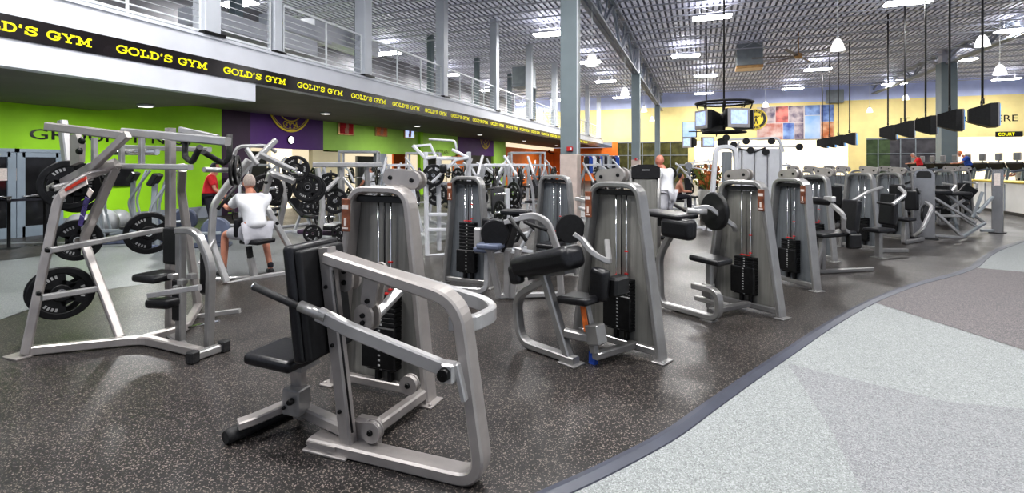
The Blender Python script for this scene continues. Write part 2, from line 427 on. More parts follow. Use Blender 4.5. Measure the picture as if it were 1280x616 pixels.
# ---- far wall
def farbox(name, x0, x1, z0, z1, m, Y=YF, kind='structure'):
    b = MB(); b.box(((x0 + x1) / 2, Y + .1, (z0 + z1) / 2), (x1 - x0, .2, z1 - z0)); return b.out(name, m, kind=kind)
ZY = 7.33; ZG = 3.95
def xf(px, Y=YF): return PYp(px, 206, Y).x
farbox('wall_far', -19, 28, ZY, ZD, 'blue_wall'); farbox('wall_far', -19, 28, ZG, ZY, 'yellow_wall')
farbox('wall_far', -19, xf(765), 0, ZS - .05, 'orange_wall', YF - .05); farbox('wall_far', xf(765), xf(772), 0, ZG, 'orange_wall')
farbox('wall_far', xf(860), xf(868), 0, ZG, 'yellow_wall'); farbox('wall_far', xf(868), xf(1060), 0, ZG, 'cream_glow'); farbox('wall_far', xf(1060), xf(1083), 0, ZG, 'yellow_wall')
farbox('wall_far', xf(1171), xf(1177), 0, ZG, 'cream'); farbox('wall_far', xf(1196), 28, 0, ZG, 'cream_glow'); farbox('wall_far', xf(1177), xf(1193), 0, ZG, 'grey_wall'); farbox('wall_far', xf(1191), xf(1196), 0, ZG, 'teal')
for (a, c, m, bars) in ((772, 860, 'olive_glass', (785, 803, 820, 838)), (1083, 1113, 'green_glass', (1098,)), (1113, 1171, 'dark_glass', (1126, 1145))):
    w_ = farbox('window_1' if a == 772 else 'window_2' if a == 1083 else 'window_3', xf(a), xf(c), 0, ZG, m, YF + .1)
    b = MB()
    for px in bars: b.box((xf(px), YF + .08, ZG / 2), (.07, .08, ZG))
    b.box(((xf(a) + xf(c)) / 2, YF + .08, 2.6), (xf(c) - xf(a), .08, .07)); b.box(((xf(a) + xf(c)) / 2, YF + .08, ZG - .05), (xf(c) - xf(a), .1, .1))
    b.out('window_frame', 'duct', w_)
# ---- mezzanine
yn0 = -3
def xbox(name, x0, x1, y0, y1, z0, z1, m):
    b = MB(); b.box(((x0 + x1) / 2, (y0 + y1) / 2, (z0 + z1) / 2), (x1 - x0, y1 - y0, z1 - z0)); return b.out(name, m, kind='structure')
xbox('trim_2', XM - .25, XM, -3, YN, ZN, 4.19, 'fascia'); xbox('trim_2', XM - .25, XM, YN, YF, ZS, 4.19, 'fascia')
xbox('ceiling', XW, XM - .25, -3, YN, ZN, ZN + .3, 'soffit'); xbox('ceiling', XW, XM - .25, YN, YN + .1, ZN + .02, ZS, 'soffit')
xbox('ceiling', -20, XM - .25, YN + .1, YF, ZS + .005, 4.1, 'soffit')
xbox('trim_3', XM - .27, XM + .03, -3, YF, 4.19, 4.25, 'fascia')
# banner
ban = thing('banner', (XM + .01, 20, 3.45), 0, 'long black banner with yellow gym lettering running along the white mezzanine edge', 'banner')
b = MB(); b.box((0, 12.5 - 0, .167), (.02, 63 - 6, .335)); 
for k in range(6): pass
b.out('backing', 'banner', ban)
txt = "GOLD'S GYM"; tw = slab_width(txt)
cell = 1.3734 / 6.2 * 9.2; t0 = 2.43 / 6.2 * 9.2; tl = 1.12 / 6.2 * 9.2
b = MB(); ch = .118; xs = tl / tw
slab(b, txt, lambda p: V((.0125, p.x * xs, p.y * ch)), w=.22)
lm = b.out('lettering', 'yellow_text', ban); lm.location = (0, t0 - 20, .10)
for k in range(-2, 20):
    if k == 0: continue
    c = lm.copy(); COL.objects.link(c); c.parent = ban; c.location = (0, t0 - 20 + cell * k, .10)
# ---- railings and mezzanine columns
cy = [9.2 * q for q in (.13, .47, .81, 1.0, 1.364, 1.896, 2.48, 3.07, 3.675, 4.27, 4.87, 5.47)]
ZT = 5.45
colp = None
for i, y in enumerate(cy):
    wd = .24 if abs(y - 9.2) < .01 else .36
    b = MB(); b.box((0, 0, (ZD - 4.25) / 2), (wd, wd, ZD - 4.25), bev=.015)
    o = b.out('mezzanine_column', 'column_white'); o.location = (XM - .16, y, 4.25)
    tag(o, 'white steel column rising from the mezzanine edge to the roof' if wd > .3 else 'slim white column on the mezzanine between two railings above the purple wall', 'column', 'white mezzanine columns')
    b = MB(); b.box((0, 0, .03), (wd + .12, wd + .12, .06)); b.out('base_plate', 'bolt', o)
    if i + 1 < len(cy) :
        L = cy[i + 1] - y; y1 = y + .2; y2 = cy[i + 1] - .2
        t = thing('cable_railing', (XM - .1, y1, 4.25), 0, 'white cable railing section between columns along the mezzanine edge', 'railing', 'mezzanine railing sections')
        LL = y2 - y1
        MB().rect([(0, 0, ZT - 4.25), (0, LL, ZT - 4.25)], .05, .06).out('top_rail', 'cable_white', t)
        MB().rect([(0, 0, .07), (0, LL, .07)], .04, .05).out('bottom_rail', 'cable_white', t)
        MB().rect([(0, 0, .20), (0, LL, .20)], .03, .03).out('bottom_rail', 'cable_white', t)
        n = max(1, round(LL / 1.35))
        for k in range(n + 1):
            MB().rect([(0, LL * k / n, 0), (0, LL * k / n, ZT - 4.25)], .045, .045, n=(1, 0, 0)).out('post', 'cable_white', t)
        for k in range(6):
            z = .33 + k * .135
            MB().tube([(0, 0, z), (0, LL, z)], .008, seg=5).out('cable', 'cable_white', t)
# far interior columns upstairs
for i, (y, x) in enumerate([(y, XM - 4.6) for y in (12, 18.2, 24.4, 30.6, 36.8, 43, 49)]):
    b = MB(); b.box((0, 0, (ZD - 4.2) / 2), (.3, .3, ZD - 4.2), bev=.015); o = b.out('interior_column', 'column_grey'); o.location = (x, y, 4.2)
    tag(o, 'grey steel column standing back on the mezzanine floor', 'column', 'grey columns upstairs')
# ---- main columns
XC = -3.48
for i, Y in enumerate((12.95, 27.6, 47.2)):
    pass
mc = [(XC, yat(713, XC), .48, 'large grey column with red fire alarm nearest the camera'), (XC, yat(795, XC), .48, 'grey column behind the man in white, second along the roof girder'), (XC, yat(821.8, XC), .45, 'grey column farthest along the left roof girder'),
      (14.3, yat(1183, 14.3), .8, 'broad blue grey column behind the hanging televisions'), (14.3, yat(1088, 14.3), .5, 'slim blue grey column at the yellow far wall')]
for i, (x, y, wd, lb) in enumerate(mc):
    top = 7.9 if i > 2 else (ZD if i == 0 else 7.05)
    t = thing('steel_column', (x, y, 0), 0, lb, 'column')
    b = MB(); b.box((0, 0, (top + 1.95) / 2), (wd, wd, top - 1.95), bev=.012); b.out('shaft', 'column_grey', t)
    b = MB(); b.box((0, 0, .975), (wd + .02, wd + .02, 1.95), bev=.012); b.out('lower_cladding', 'column_tile' if i < 2 else 'column_grey', t)
    if i: b = MB(); b.box((0, 0, top + (ZD - top) / 2), (wd * .8, wd * .8, ZD - top)); b.out('upper_post', 'steel_truss', t)
    if i == 0:
        b = MB(); b.box((0, 0, (top + 1.95) / 2), (.05, .02, top - 1.95)); o_ = b.out('edge_strip', 'column_white', t); o_.location = (wd / 2 + .02, -wd / 2 + .02, 0)
    if i < 2:
        q = thing('fire_alarm', (x + .05, y - wd / 2 - .04, 2.1 if i == 0 else 1.98), 0, 'red fire alarm on the large near column' if i == 0 else 'red fire alarm on the column behind the man in white', 'alarm')
        b = MB(); b.box((0, 0, 0), (.17, .08, .13), bev=.01); b.out('housing', 'red', q)
        b = MB(); b.box((.04, -.045, 0), (.05, .02, .08)); b.out('strobe', 'white_paint', q)
# ---- roof deck, joists, girders
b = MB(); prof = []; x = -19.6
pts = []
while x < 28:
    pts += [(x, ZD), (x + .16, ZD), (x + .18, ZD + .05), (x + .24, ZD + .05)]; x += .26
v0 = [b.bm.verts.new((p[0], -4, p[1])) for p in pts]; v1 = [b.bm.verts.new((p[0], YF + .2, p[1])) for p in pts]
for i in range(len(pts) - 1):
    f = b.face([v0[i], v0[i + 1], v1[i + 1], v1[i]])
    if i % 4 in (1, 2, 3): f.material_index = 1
dk = b.out('ceiling', 'deck', kind='structure'); mat('groove_shade', (.29, .30, .36), .6, 0, 3, .1); dk.data.materials.append(M['groove_shade'])  # darker recess faces paint in the shade between the deck ribs
b = MB(); zt, zb = ZD - .05, ZD - .38
for z in (zt, zb): b.rect([(-19.5, 0, z), (28, 0, z)], .08 if z == zt else .06, .06)
x = -19.5; k = 0
while x < 27.5:
    b.rect([(x, 0, zb if k % 2 else zt), (x + .75, 0, zt if k % 2 else zb)], .022, .022, n=(0, 1, 0), c=.001); x += .75; k += 1
j0 = b.out('roof_joist', 'steel_truss'); tag(j0, 'pale open web roof joist crossing under the metal deck', 'joist', 'parallel roof joists'); j0.location = (0, 2.0, 0)
for k in range(2, 26):
    c = j0.copy(); COL.objects.link(c); c.location = (0, 2.0 * k, 0)
mat('girder_steel', (.33, .36, .42), .5, .1, 4, .06)
def girder(X, zb, zt, lb):
    t = thing('roof_girder', (X, 24, 0), 0, lb, 'girder')
    for z, nm in ((zt, 'top_chord'), (zb, 'bottom_chord')):
        b = MB()
        for dx in (-.11, .11): b.rect([(dx, -26, z), (dx, YF - 24, z)], .16, .10)
        b.out(nm, 'girder_steel', t)
    b = MB(); y = -26; k = 0
    while y < 27:
        b.rect([(0, y, zb if k % 2 else zt), (0, y + 2.4, zt if k % 2 else zb)], .16 if k % 2 else .13, .13, n=(1, 0, 0)); b.rect([(0, y + 1.2, zt), (0, y + (2.4 if k % 2 == 0 else 0), zb)], .06, .06, n=(1, 0, 0)); y += 2.4; k += 1
    b.out('web', 'girder_steel', t)
girder(XC, 7.05, 8.55, 'heavy roof girder running over the grey columns beside the mezzanine')
girder(14.3, 7.85, 8.6, 'heavy roof girder over the columns at the hanging televisions')
# ---- ceiling lights (px, py) on the plane z = 8.05
LP = [(890, 22), (857, 70), (882, 95), (880, 117), (1022, 87), (991, 111), (1136, 3), (1200, 75), (1272, 38), (1118, 105), (1258, 99), (735, 78), (757, 102), (777, 122), (687, 43), (698, 125), (560, 94), (612, 113), (484, 67), (298, 5), (655, 130)]
lps = [PZ(px, py, 8.05) for px, py in LP] + [V((-2, 9, 8.05)), V((3, 7, 8.05)), V((8, 10, 8.05)), V((-6.5, 4, 8.05)), V((-1, 2, 8.05)), V((5, 1, 8.05)), V((-6, -1, 8.05))]  # trailing points: unseen fixtures added over and behind the camera as fill
for i, p in enumerate(lps):
    if i == 0:
        t = thing('high_bay_light', p, 0, 'bright rectangular high bay light hanging under the roof deck', 'light', 'high bay ceiling lights')
        b = MB(); b.box((0, 0, .09), (1.6, .62, .06), bev=.01); b.box((0, 0, .05), (1.64, .66, .05), bev=.01); b.out('housing', 'white_paint', t)
        b = MB()
        for k in range(4): b.box((0, -.24 + .16 * k, .0), (1.55, .13, .05), bev=.02)
        b.out('tubes', 'lamp', t)
        b = MB()
        for sx in (-.5, .5): b.tube([(sx, 0, .1), (sx, 0, .62)], .012, seg=5)
        b.out('hanger', 'cable_white', t); t0_ = t
    else: t = copy_thing(t0_, p, 0, t0_['label'], 'high bay ceiling lights')
    li = bpy.data.lights.new('lamp', 'AREA'); li.shape = 'RECTANGLE'; li.size = 1.6; li.size_y = .62; li.energy = 270 if i < 21 else 260; li.color = (1, .985, .96)
    lo = bpy.data.objects.new('lamp', li); COL.objects.link(lo); lo.location = p + V((0, 0, -.06))
    lu = bpy.data.lights.new('deck_fill', 'AREA'); lu.shape = 'RECTANGLE'; lu.size = 1.2; lu.size_y = .4; lu.energy = 22; lu.color = (.93, .92, 1)  # upward fill lamp added above each fixture to brighten the deck
    lv = bpy.data.objects.new('deck_fill', lu); COL.objects.link(lv); lv.location = p + V((0, 0, .125)); lv.rotation_euler = (PI, 0, 0)
# lights tucked under the mezzanine soffit
for (x, y) in ((-12, 3.5), (-12, 8), (-12, 14), (-12, 20), (-12, 27), (-12, 35), (-12, 44)):
    z = (ZN if y < YN else ZS) - .03
    t = thing('soffit_light', (x, y, z), 0, 'small square light recessed in the grey soffit under the mezzanine', 'light', 'soffit lights under the mezzanine')
    MB().box((0, 0, 0), (.26, .26, .05), bev=.01).out('housing', 'white_paint', t)
    MB().box((0, 0, -.025), (.2, .2, .02)).out('diffuser', 'pendant_glow', t)
    li = bpy.data.lights.new('lamp', 'AREA'); li.size = .18; li.energy = 95; lo = bpy.data.objects.new('lamp', li); COL.objects.link(lo); lo.location = (x, y, z - .05)
# ---- pendant lamps
PL = [(1047, 57, 17, 'white bell pendant lamp hanging left of the television poles'), (740, 76, 17, 'white bell pendant lamp beside the large near column'), (781, 115, 25, 'white bell pendant lamp just left of the second girder column'),
      (805, 137, 36, 'small white pendant lamp right of the second girder column'), (815, 149, 44, 'smallest white pendant lamp before the far yellow wall, left'), (1250, 88, 20, 'white bell pendant lamp above the rightmost television'), (1228, 52, 17, 'white conical pendant lamp beside the rightmost television pole'),
      (957, 131, 36, 'small white pendant lamp above the round wall emblem'), (1087, 138, 40, 'small pendant lamp in front of the slim far column'), (1132, 122, 36, 'small pendant lamp behind the second television pole')]
for i, (px, py, d, lb) in enumerate(PL):
    p = P(px, py, d)
    if i == 0:
        t = thing('pendant_lamp', p, 0, lb, 'lamp', 'bell pendant lamps')
        b = MB(); b.lathe([(.03, .22), (.07, .21), (.12, .15), (.16, .05), (.22, -.16), (.21, -.16), (.15, .04), (.11, .14), (.03, .2)], seg=20); b.out('lamp_shade', 'pendant_glow', t)
        MB().lathe([(.001, .33), (.035, .33), (.045, .21), (.001, .2)], seg=12).out('cap', 'white_paint', t)
        MB().tube([(0, 0, .3), (0, 0, 1.0)], .009, seg=5).out('cord', 'cable_white', t); pl0 = t
    else: t = copy_thing(pl0, p, 0, lb, 'bell pendant lamps')
    for ch in kids(t):
        if ch.name.startswith('cord'):
            L_ = ZD - p.z - .3; ch.scale = (1, 1, L_ / .7); ch.location = (0, 0, .3 - .3 * L_ / .7)
# ---- duct boxes and fan
def hvac(c, s, lb, low='bronze'):
    t = thing('air_handler', (c[0], c[1], c[2]), 0, lb, 'air duct')
    MB().box((0, 0, 0), s, bev=.03).out('casing', 'duct', t)
    MB().box((0, 0, -s[2] / 2 - .08), (s[0] + .04, s[1] + .04, .16), bev=.02).out('grille', low, t)
    b = MB()
    for sx in (-1, 1): b.tube([(sx * s[0] * .45, 0, s[2] / 2), (sx * s[0] * .45, 0, ZD - c[2])], .015, seg=5)
    b.out('hanger', 'cable_white', t)
c = P(936, 72, 30); hvac((c.x, c.y, c.z + .2), (1.4, 1.2, 1.5), 'grey air handler box with copper coloured grille under the roof')
c = P(655, 96, 32); hvac((c.x, c.y, c.z), (1.2, 1.2, 1.1), 'grey air handler box hanging behind the large near column', 'duct')
c = P(1042, 120, 45); hvac((c.x, c.y, c.z), (1.3, 1.2, 1.0), 'small pale duct box near the far wall above the mural', 'duct')
fp = P(998, 70, 27)
t = thing('ceiling_fan', fp, 0, 'large ceiling fan with long dark blades and bronze hub', 'fan')
MB().lathe([(.001, .16), (.16, .13), (.2, 0), (.14, -.12), (.001, -.14)], seg=20).out('hub', 'bronze', t)
MB().tube([(0, 0, .1), (0, 0, ZD - fp.z)], .03, seg=8).out('down_rod', 'bronze', t)
for k in range(6):
    b = MB(); b.box((1.25, 0, .0), (2.1, .2, .02), rot=None, bev=.005); o = b.out('blade', 'fan_blade', t); o.rotation_euler = (.12, 0, k * PI / 3 + .1)
# upper level bulkheads seen through the railing
for (px, py, d, s, lb) in ((320, 44, 15, (.9, 4.2, .5), 'long white bulkhead duct upstairs behind the near railing'), (372, 38, 17.5, (.8, 2.6, .5), 'white duct section stepped above the near railing'), (428, 50, 22, (.8, 4.2, .8), 'wide white duct upstairs right of the slim column')):
    p = P(px, py, d); b = MB(); b.box((0, 0, 0), s, bev=.03); o = b.out('bulkhead_duct', 'fascia'); o.location = p; tag(o, lb, 'duct')
# ================================================================== GYM MACHINES
GR = 'selectorized weight machines'
def bolt(b, c, d, r=.014, l=.012):
    b.lathe([(.001, l), (r * .7, l), (r, l * .5), (r, 0)], axis_m(c, d), 10)
def cover_plate(t, c, L, r, rz, m='silver_warm', name='pulley_cover', th=.03, tilt=0):
    """lozenge shaped pulley cover in the local xz plane"""
    poly = [(L / 2 + r * math.cos(a), r * math.sin(a)) for a in [(-PI / 2) + PI * k / 10 for k in range(11)]] + [(-L / 2 + r * math.cos(a), r * math.sin(a)) for a in [(PI / 2) + PI * k / 10 for k in range(11)]]
    mt = T(c) @ Rz(tilt) @ Rx(PI / 2) @ Rz(rz)
    b = MB(); b.prism(poly, mt, th); b.prism([(x * 1.0, y) for x, y in poly], mt @ T(0, 0, -.075), th); o = b.out(name, m, t)
    b = MB()
    for sx in (-1, 1): b.lathe([(.001, .012), (.016, .01), (.018, 0)], mt @ T(sx * L / 2, 0, th), 10)
    b.out('bolt', 'bolt', o)
    return o
def tower_parts(t, wb=.70, wt=.46, h=1.50, dp=.13, m='silver', plq=-1, cover=1, shroud='shroud', stk=(.03, .62), lower=True, cz=1.0, detail=True):
    hb, ht = wb / 2 - .03, wt / 2 - .03
    MB().rect([(-hb, 0, .01), (-ht, 0, h - .03), (ht, 0, h - .03), (hb, 0, .01)], .052, dp, n=(0, 1, 0), r=.13, c=.012, seg=7).out('frame', m, t)
    MB().rect([(-hb, -.01, .06), (hb, -.01, .06)], .05, .06).out('base_bar', m, t)
    for sx in (-1, 1):
        b = MB(); b.box((sx * (hb + .02), -.02, .006), (.11, .17, .012), bev=.003); bolt(b, (sx * (hb + .05), -.07, .012), (0, 0, 1)); b.out('foot_plate', m, t)
    # rear shroud, slightly bowed sheet with vertical ribs
    b = MB(); n = 14; z0, z1 = .08, h - .13
    r0 = []; r1 = []; w0 = hb - .02 - (hb - ht) * z0 / h; w1 = hb - .02 - (hb - ht) * z1 / h
    for k in range(n + 1):
        q = -1 + 2 * k / n; y = .0 - .03 * (1 - q * q) + (.002 if k % 2 else 0)
        r0.append(b.bm.verts.new((q * w0, y + .06, z0))); r1.append(b.bm.verts.new((q * w1, y + .06, z1)))
    for k in range(n): b.face([r0[k], r0[k + 1], r1[k + 1], r1[k]], True)
    b.out('shroud', shroud, t)
    # stack
    sx0, sh = stk; b = MB(); nz = 15; 
    for k in range(nz): b.box((sx0, .0, .17 + (k + .5) * (sh - .17) / nz), (.24, .10, (sh - .17) / nz * .86), bev=.003)
    o = b.out('weight_stack', 'stack', t)
    if lower:
        b = MB(); b.box((sx0 - .01, -.055, .34), (.29, .035, .30), bev=.008); b.out('stack_guard', 'stack', t)
    if detail:
        b = MB()
        for k in range(nz): b.box((sx0 + .005, -.052 - (.022 if lower and .2 < .17 + k * (sh - .17) / nz < .48 else 0), .185 + k * (sh - .17) / nz), (.018, .003, .012))
        b.out('number_strip', 'iron_mark', t)
    for dx in (-.055, .055): MB().tube([(sx0 + dx, 0, .08), (sx0 + dx, 0, h - .07)], .0075, seg=8).out('guide_rod', 'chrome', t)
    MB().tube([(sx0, 0, sh), (sx0, 0, h - .08)], .005, seg=6).out('cable', 'black', t)
    b = MB()
    for dx in (-.055, .055): b.box((sx0 + dx, 0, .12), (.035, .05, .10), bev=.006)
    b.out('stack_cushion', 'black', t)
    if detail:
        b = MB(); b.box((sx0 + .06, -.012, sh + .05), (.03, .02, .012)); b.box((sx0 + .06, -.012, sh + .25), (.03, .02, .012)); b.box((sx0 + .0, -.012, sh + .02), (.12, .03, .01)); b.out('stop_ring', 'red', t)
        b = MB(); b.box((0, 0, h - .10), (2 * (ht - .03), .05, .05), bev=.006); b.out('top_pulley_block', 'black', t)
    if plq:
        b = MB(); zc = h - .22; xx = plq * (ht + .02 + (hb - ht) * .1); b.box((xx * .93, -dp / 2 - .012, zc), (.075, .014, .24), bev=.004); o = b.out('instruction_placard', 'placard', t); o['label'] = 'brown instruction placard'
        b = MB(); b.box((xx * .93, -dp / 2 - .021, zc + .06), (.055, .003, .03)); b.box((xx * .93, -dp / 2 - .021, zc - .05), (.02, .003, .06)); b.box((xx * .93, -dp / 2 - .021, zc - .095), (.05, .003, .012)); b.out('print', 'sticker_white', o)
    if cover: cover_plate(t, (cover * .10 if cover > 0 else -.15, .13, h + .045), .19, .068, -.10 * cover)
def seat_post(t, x, y, z, m='silver', lean=0):
    MB().rect([(x + lean, y, .05), (x, y, z - .03)], .07, .07, n=(0, 1, 0)).out('seat_post', m, t)
def roller(b, c, d, L, r): b.lathe([(.001, -L / 2), (r * .8, -L / 2), (r, -L / 2 + .02), (r, L / 2 - .02), (r * .8, L / 2), (.001, L / 2)], axis_m(c, d), 18)
def frame_of(pl, pr):
    c = (pl + pr) / 2; return T(c.x, c.y, 0) @ Rz(math.atan2(pr.y - pl.y, pr.x - pl.x))
def root_from(pl, pr, name, label, cat='exercise machine', group=GR):
    c = (pl + pr) / 2; a = math.atan2(pr.y - pl.y, pr.x - pl.x)
    return thing(name, (c.x, c.y, 0), a, label, cat, group)

# ---------------------------------------------------------------- M1 seated dip machine (nearest)
t = root_from(G(422, 477), G(536, 501), 'seated_dip_machine', 'silver seated dip machine nearest the camera, with long black tipped press arm', group=GR)
tower_parts(t, wb=.88, wt=.54, h=1.50, m='silver_warm', plq=-1, cover=1, stk=(.03, .70))
I = RINV[t.name].inverted()
def Wd(name, b, m): return b.out(name, m, t, world=True)
YP = 2.38
pt = lambda px, py, Y=YP: PYp(px, py, Y)
topL, topR, botR, botL = V((-2.0, YP, 1.13)), V((-1.20, YP, .93)), V((-1.04, YP, .035)), V((-2.10, YP, .035))
Wd('main_frame', MB().rect([V((-2.01, YP, 1.115)), V((-1.17, YP, .945)), V((-1.03, YP, .035)), V((-2.12, YP, .035))], .068, .12, n=(0, 1, 0), r=.15, seg=8), 'silver_warm')
Wd('upright', MB().rect([V((-1.875, YP, .04)), V((-2.03, YP, 1.17))], .085, .07, n=(0, 1, 0)), 'silver_warm')
b = MB(); b.box(V((-1.99, YP, .008)), (.30, .16, .016), bev=.004); b.box(V((-2.02, YP - .02, .05)), (.2, .1, .02)); Wd('foot_plate', b, 'silver_warm')
b = MB()
for k, z in enumerate((.25, .62, .80, .95)): bolt(b, V((-1.875 - .155 * (z / 1.13), YP - .036, z)), (0, -1, 0), .012)
Wd('bolt', b, 'bolt')
Wd('cable', MB().tube([V((-1.82, YP - .04, .15)), V((-1.955, YP - .04, 1.05))], .006, seg=6), 'black')
# base beam to tower, pulley housings
Wd('base_beam', MB().rect([V((-1.83, 2.45, .07)), V((-1.78, 3.14, .07))], .07, .07), 'silver_warm')
def puck(c, d, r, name, m='silver_warm', th=.05):
    b = MB(); b.lathe([(.001, -th / 2), (r, -th / 2), (r, -th / 2 + .012), (r * .9, -th / 2 + .013), (r * .9, th / 2 - .013), (r, th / 2 - .012), (r, th / 2), (.001, th / 2)], axis_m(c, d), 24); o = Wd(name, b, m)
    b = MB(); bolt(b, V(c) + V(d).normalized() * th / 2, d, .018, .014); b.bm.transform(RINV[t.name])
    b.out('bolt', 'bolt', o)
Wd('pulley_bracket', MB().box(V((-1.80, 2.46, .10)), (.16, .08, .17), bev=.02), 'silver_warm')
puck(V((-1.735, 2.41, .14)), (0, -1, 0), .06, 'base_pulley')
puck(P(512, 370 + 110, 3.2), (0, -1, 0), .06, 'base_pulley')
# backrest, seat
rotb = Matrix.Rotation(-.13, 3, 'Y')
pad('backrest', V((-2.12, 2.40, .87)), (.075, .40, .66), t, rotb, bev=.028, world=True)
pad('backrest', V((-2.06, 2.40, .865)), (.05, .37, .62), t, rotb, m='black', bev=.018, world=True)
pad('seat', V((-2.40, 2.45, .475)), (.36, .34, .075), t, Matrix.Rotation(.04, 3, 'Y'), bev=.03, world=True)
b = MB(); b.box(V((-2.34, 2.47, .42)), (.22, .16, .03)); Wd('seat_bracket', b, 'silver')
Wd('seat_post', MB().rect([V((-2.36, 2.53, .06)), V((-2.34, 2.48, .42))], .085, .07, n=(0, 1, 0)), 'silver_warm')
Wd('seat_slide', MB().box(V((-2.33, 2.46, .20)), (.13, .11, .16), bev=.008), 'silver')
b = MB(); bolt(b, V((-2.31, 2.40, .22)), (0, -1, 0), .02, .03); bolt(b, V((-2.37, 2.40, .17)), (0, -1, 0), .012); Wd('knob', b, 'bolt')
Wd('seat_beam', MB().rect([V((-2.36, 2.53, .11)), V((-1.92, 2.42, .11))], .08, .07), 'silver_warm')
Wd('foot_bar', MB().rect([V((-2.36, 2.60, .16)), V((-2.52, 2.30, .115)), V((-2.56, 2.24, .11))], .08, .05, r=.05), 'silver_warm')
Wd('foot_bar', MB().rect([V((-2.36, 2.55, .10)), V((-2.56, 2.66, .07))], .06, .05), 'silver_warm')
b = MB(); roller(b, V((-2.56, 2.45, .045)), V((-.10, -.5, 0)), .52, .045); Wd('foot_pad', b, 'rubber')
# press arm
piv = pt(560, 462, 2.29)
a1 = pt(385, 388, 2.20); a0 = pt(318, 358, 2.15)
k1 = pt(440, 413, 2.26)
Wd('press_arm', MB().rect([pt(398, 392, 2.21), k1, piv], .075, .05, n=(0, 1, 0), r=.05), 'silver_bright')
b = MB(); b.tube([pt(375, 382, 2.195), pt(408, 396, 2.215)], .030, seg=14); Wd('arm_sleeve', b, 'silver')
b = MB(); b.tube([a0, a1], .021, seg=14); Wd('grip', b, 'rubber')
b = MB(); b.tube([a0 + (a0 - a1).normalized() * .008, a0], .022, seg=14); Wd('grip_cap', b, 'chrome')
b = MB(); b.box(V((-1.185, 2.29, .60)), (.075, .07, .10), bev=.01); b.box(V((-1.13, 2.31, .55)), (.03, .05, .19), Matrix.Rotation(-.25, 3, 'Y'), bev=.006); Wd('pivot_bracket', b, 'silver_bright')
b = MB(); b.lathe([(.001, .03), (.03, .028), (.034, 0), (.034, -.03)], axis_m(V((-1.195, 2.255, .60)), (0, -1, 0)), 16); Wd('pivot_knob', b, 'bolt')
# link plates and cam under the top beam
def lplate(c0, c1, r, m='silver_warm', name='link_plate', y=2.32, th=.02):
    c0, c1 = V(c0), V(c1); d = (c1 - c0); L = d.length; a = math.atan2(d.z, d.x); mid = (c0 + c1) / 2
    poly = [(L / 2 + r * math.cos(q), r * math.sin(q)) for q in [(-PI / 2) + PI * k / 8 for k in range(9)]] + [(-L / 2 + r * math.cos(q), r * math.sin(q)) for q in [(PI / 2) + PI * k / 8 for k in range(9)]]
    b = MB(); mt = T(mid) @ Rx(PI / 2) @ Rz(a)
    b.prism(poly, mt, th); b.prism(poly, mt @ T(0, 0, -.07), th); o = Wd(name, b, m)
    b = MB()
    for c in (c0, c1): b.lathe([(.001, .014), (.013, .012), (.015, 0)], T(c) @ Rx(PI / 2) @ T(0, 0, th), 10)
    b.bm.transform(RINV[t.name]); b.out('bolt', 'bolt', o)
lplate(pt(433, 338, 2.46), pt(433, 352, 2.46), .055)
lplate(pt(468, 340, 2.46), pt(462, 375, 2.46), .048)
lplate(pt(456, 393, 2.44), pt(456, 402, 2.44), .062)
Wd('link_arm', MB().rect([pt(466, 398, 2.55), pt(500, 362, 2.75)], .06, .045, n=(0, 1, 0)), 'silver_bright')
Wd('link_arm', MB().rect([pt(480, 352, 2.62), pt(505, 358, 2.9)], .05, .045), 'silver_bright')
# far yoke arm
Wd('yoke_arm', MB().rect([V((-1.26, 2.44, .80)), V((-1.13, 2.46, .80)), V((-1.10, 2.68, .80)), V((-1.18, 2.76, .82)), V((-1.75, 2.76, .93)), V((-2.05, 2.74, .98))], .05, .085, r=.07), 'silver_bright')
b = MB(); b.tube([V((-2.05, 2.74, .98)), V((-2.3, 2.72, 1.04))], .021, seg=12); Wd('grip', b, 'rubber')

# ---------------------------------------------------------------- M2 preacher curl machine
t = root_from(G(722, 418), G(827, 450), 'arm_curl_machine', 'silver arm curl machine with a tilted black roll pad, second from the camera', group=GR)
tower_parts(t, wb=(G(722, 418) - G(827, 450)).length + .06, wt=.54, h=1.50, m='silver', plq=-1, cover=-1, stk=(.05, .63)); n0 = len(COL.objects); FIX = RINV[t.name] @ frame_of(G(745, 425), G(827, 450))
def loc(name, b, m): return b.out(name, m, t)
loc('front_frame', MB().rect([(-.44, -.6, .64), (-.80, -.6, .44), (-.74, -.6, .035), (-.10, -.6, .035)], .06, .09, n=(0, 1, 0), r=.15, seg=7), 'silver')
loc('upright', MB().rect([(-.45, -.6, .68), (-.17, -.6, .02)], .075, .08, n=(0, 1, 0)), 'silver')
b = MB(); b.box((-.15, -.6, .006), (.18, .15, .012), bev=.003); loc('foot_plate', b, 'silver')
rot = Matrix.Rotation(-.27, 3, 'Y')
pad('arm_pad', (-.45, -.58, .80), (.72, .27, .20), t, rot, bev=.07)
b = MB(); b.box((-.45, -.52, .69), (.45, .14, .05), rot); loc('pad_bracket', b, 'silver')
pad('arm_pad_flap', (-.74, -.66, .66), (.14, .10, .18), t, rot, bev=.04)
loc('lever_arm', MB().rect([(-.16, -.45, 1.02), (-.06, -.42, .90), (.02, -.3, .82), (-.18, -.05, .95)], .05, .05, r=.06), 'silver_bright')
loc('lever_arm', MB().rect([(-.20, -.5, 1.06), (-.13, -.42, .98)], .04, .04), 'silver_bright')
pad('seat', (-.12, -.52, .53), (.32, .26, .065), t, Matrix.Rotation(-.10, 3, 'Y'), bev=.026)
pad('backrest', (.02, -.44, .66), (.17, .10, .27), t, Matrix.Rotation(.1, 3, 'Y'), bev=.04)
b = MB(); b.box((.10, -.30, .64), (.12, .2, .16), bev=.02); loc('cam_housing', b, 'black')
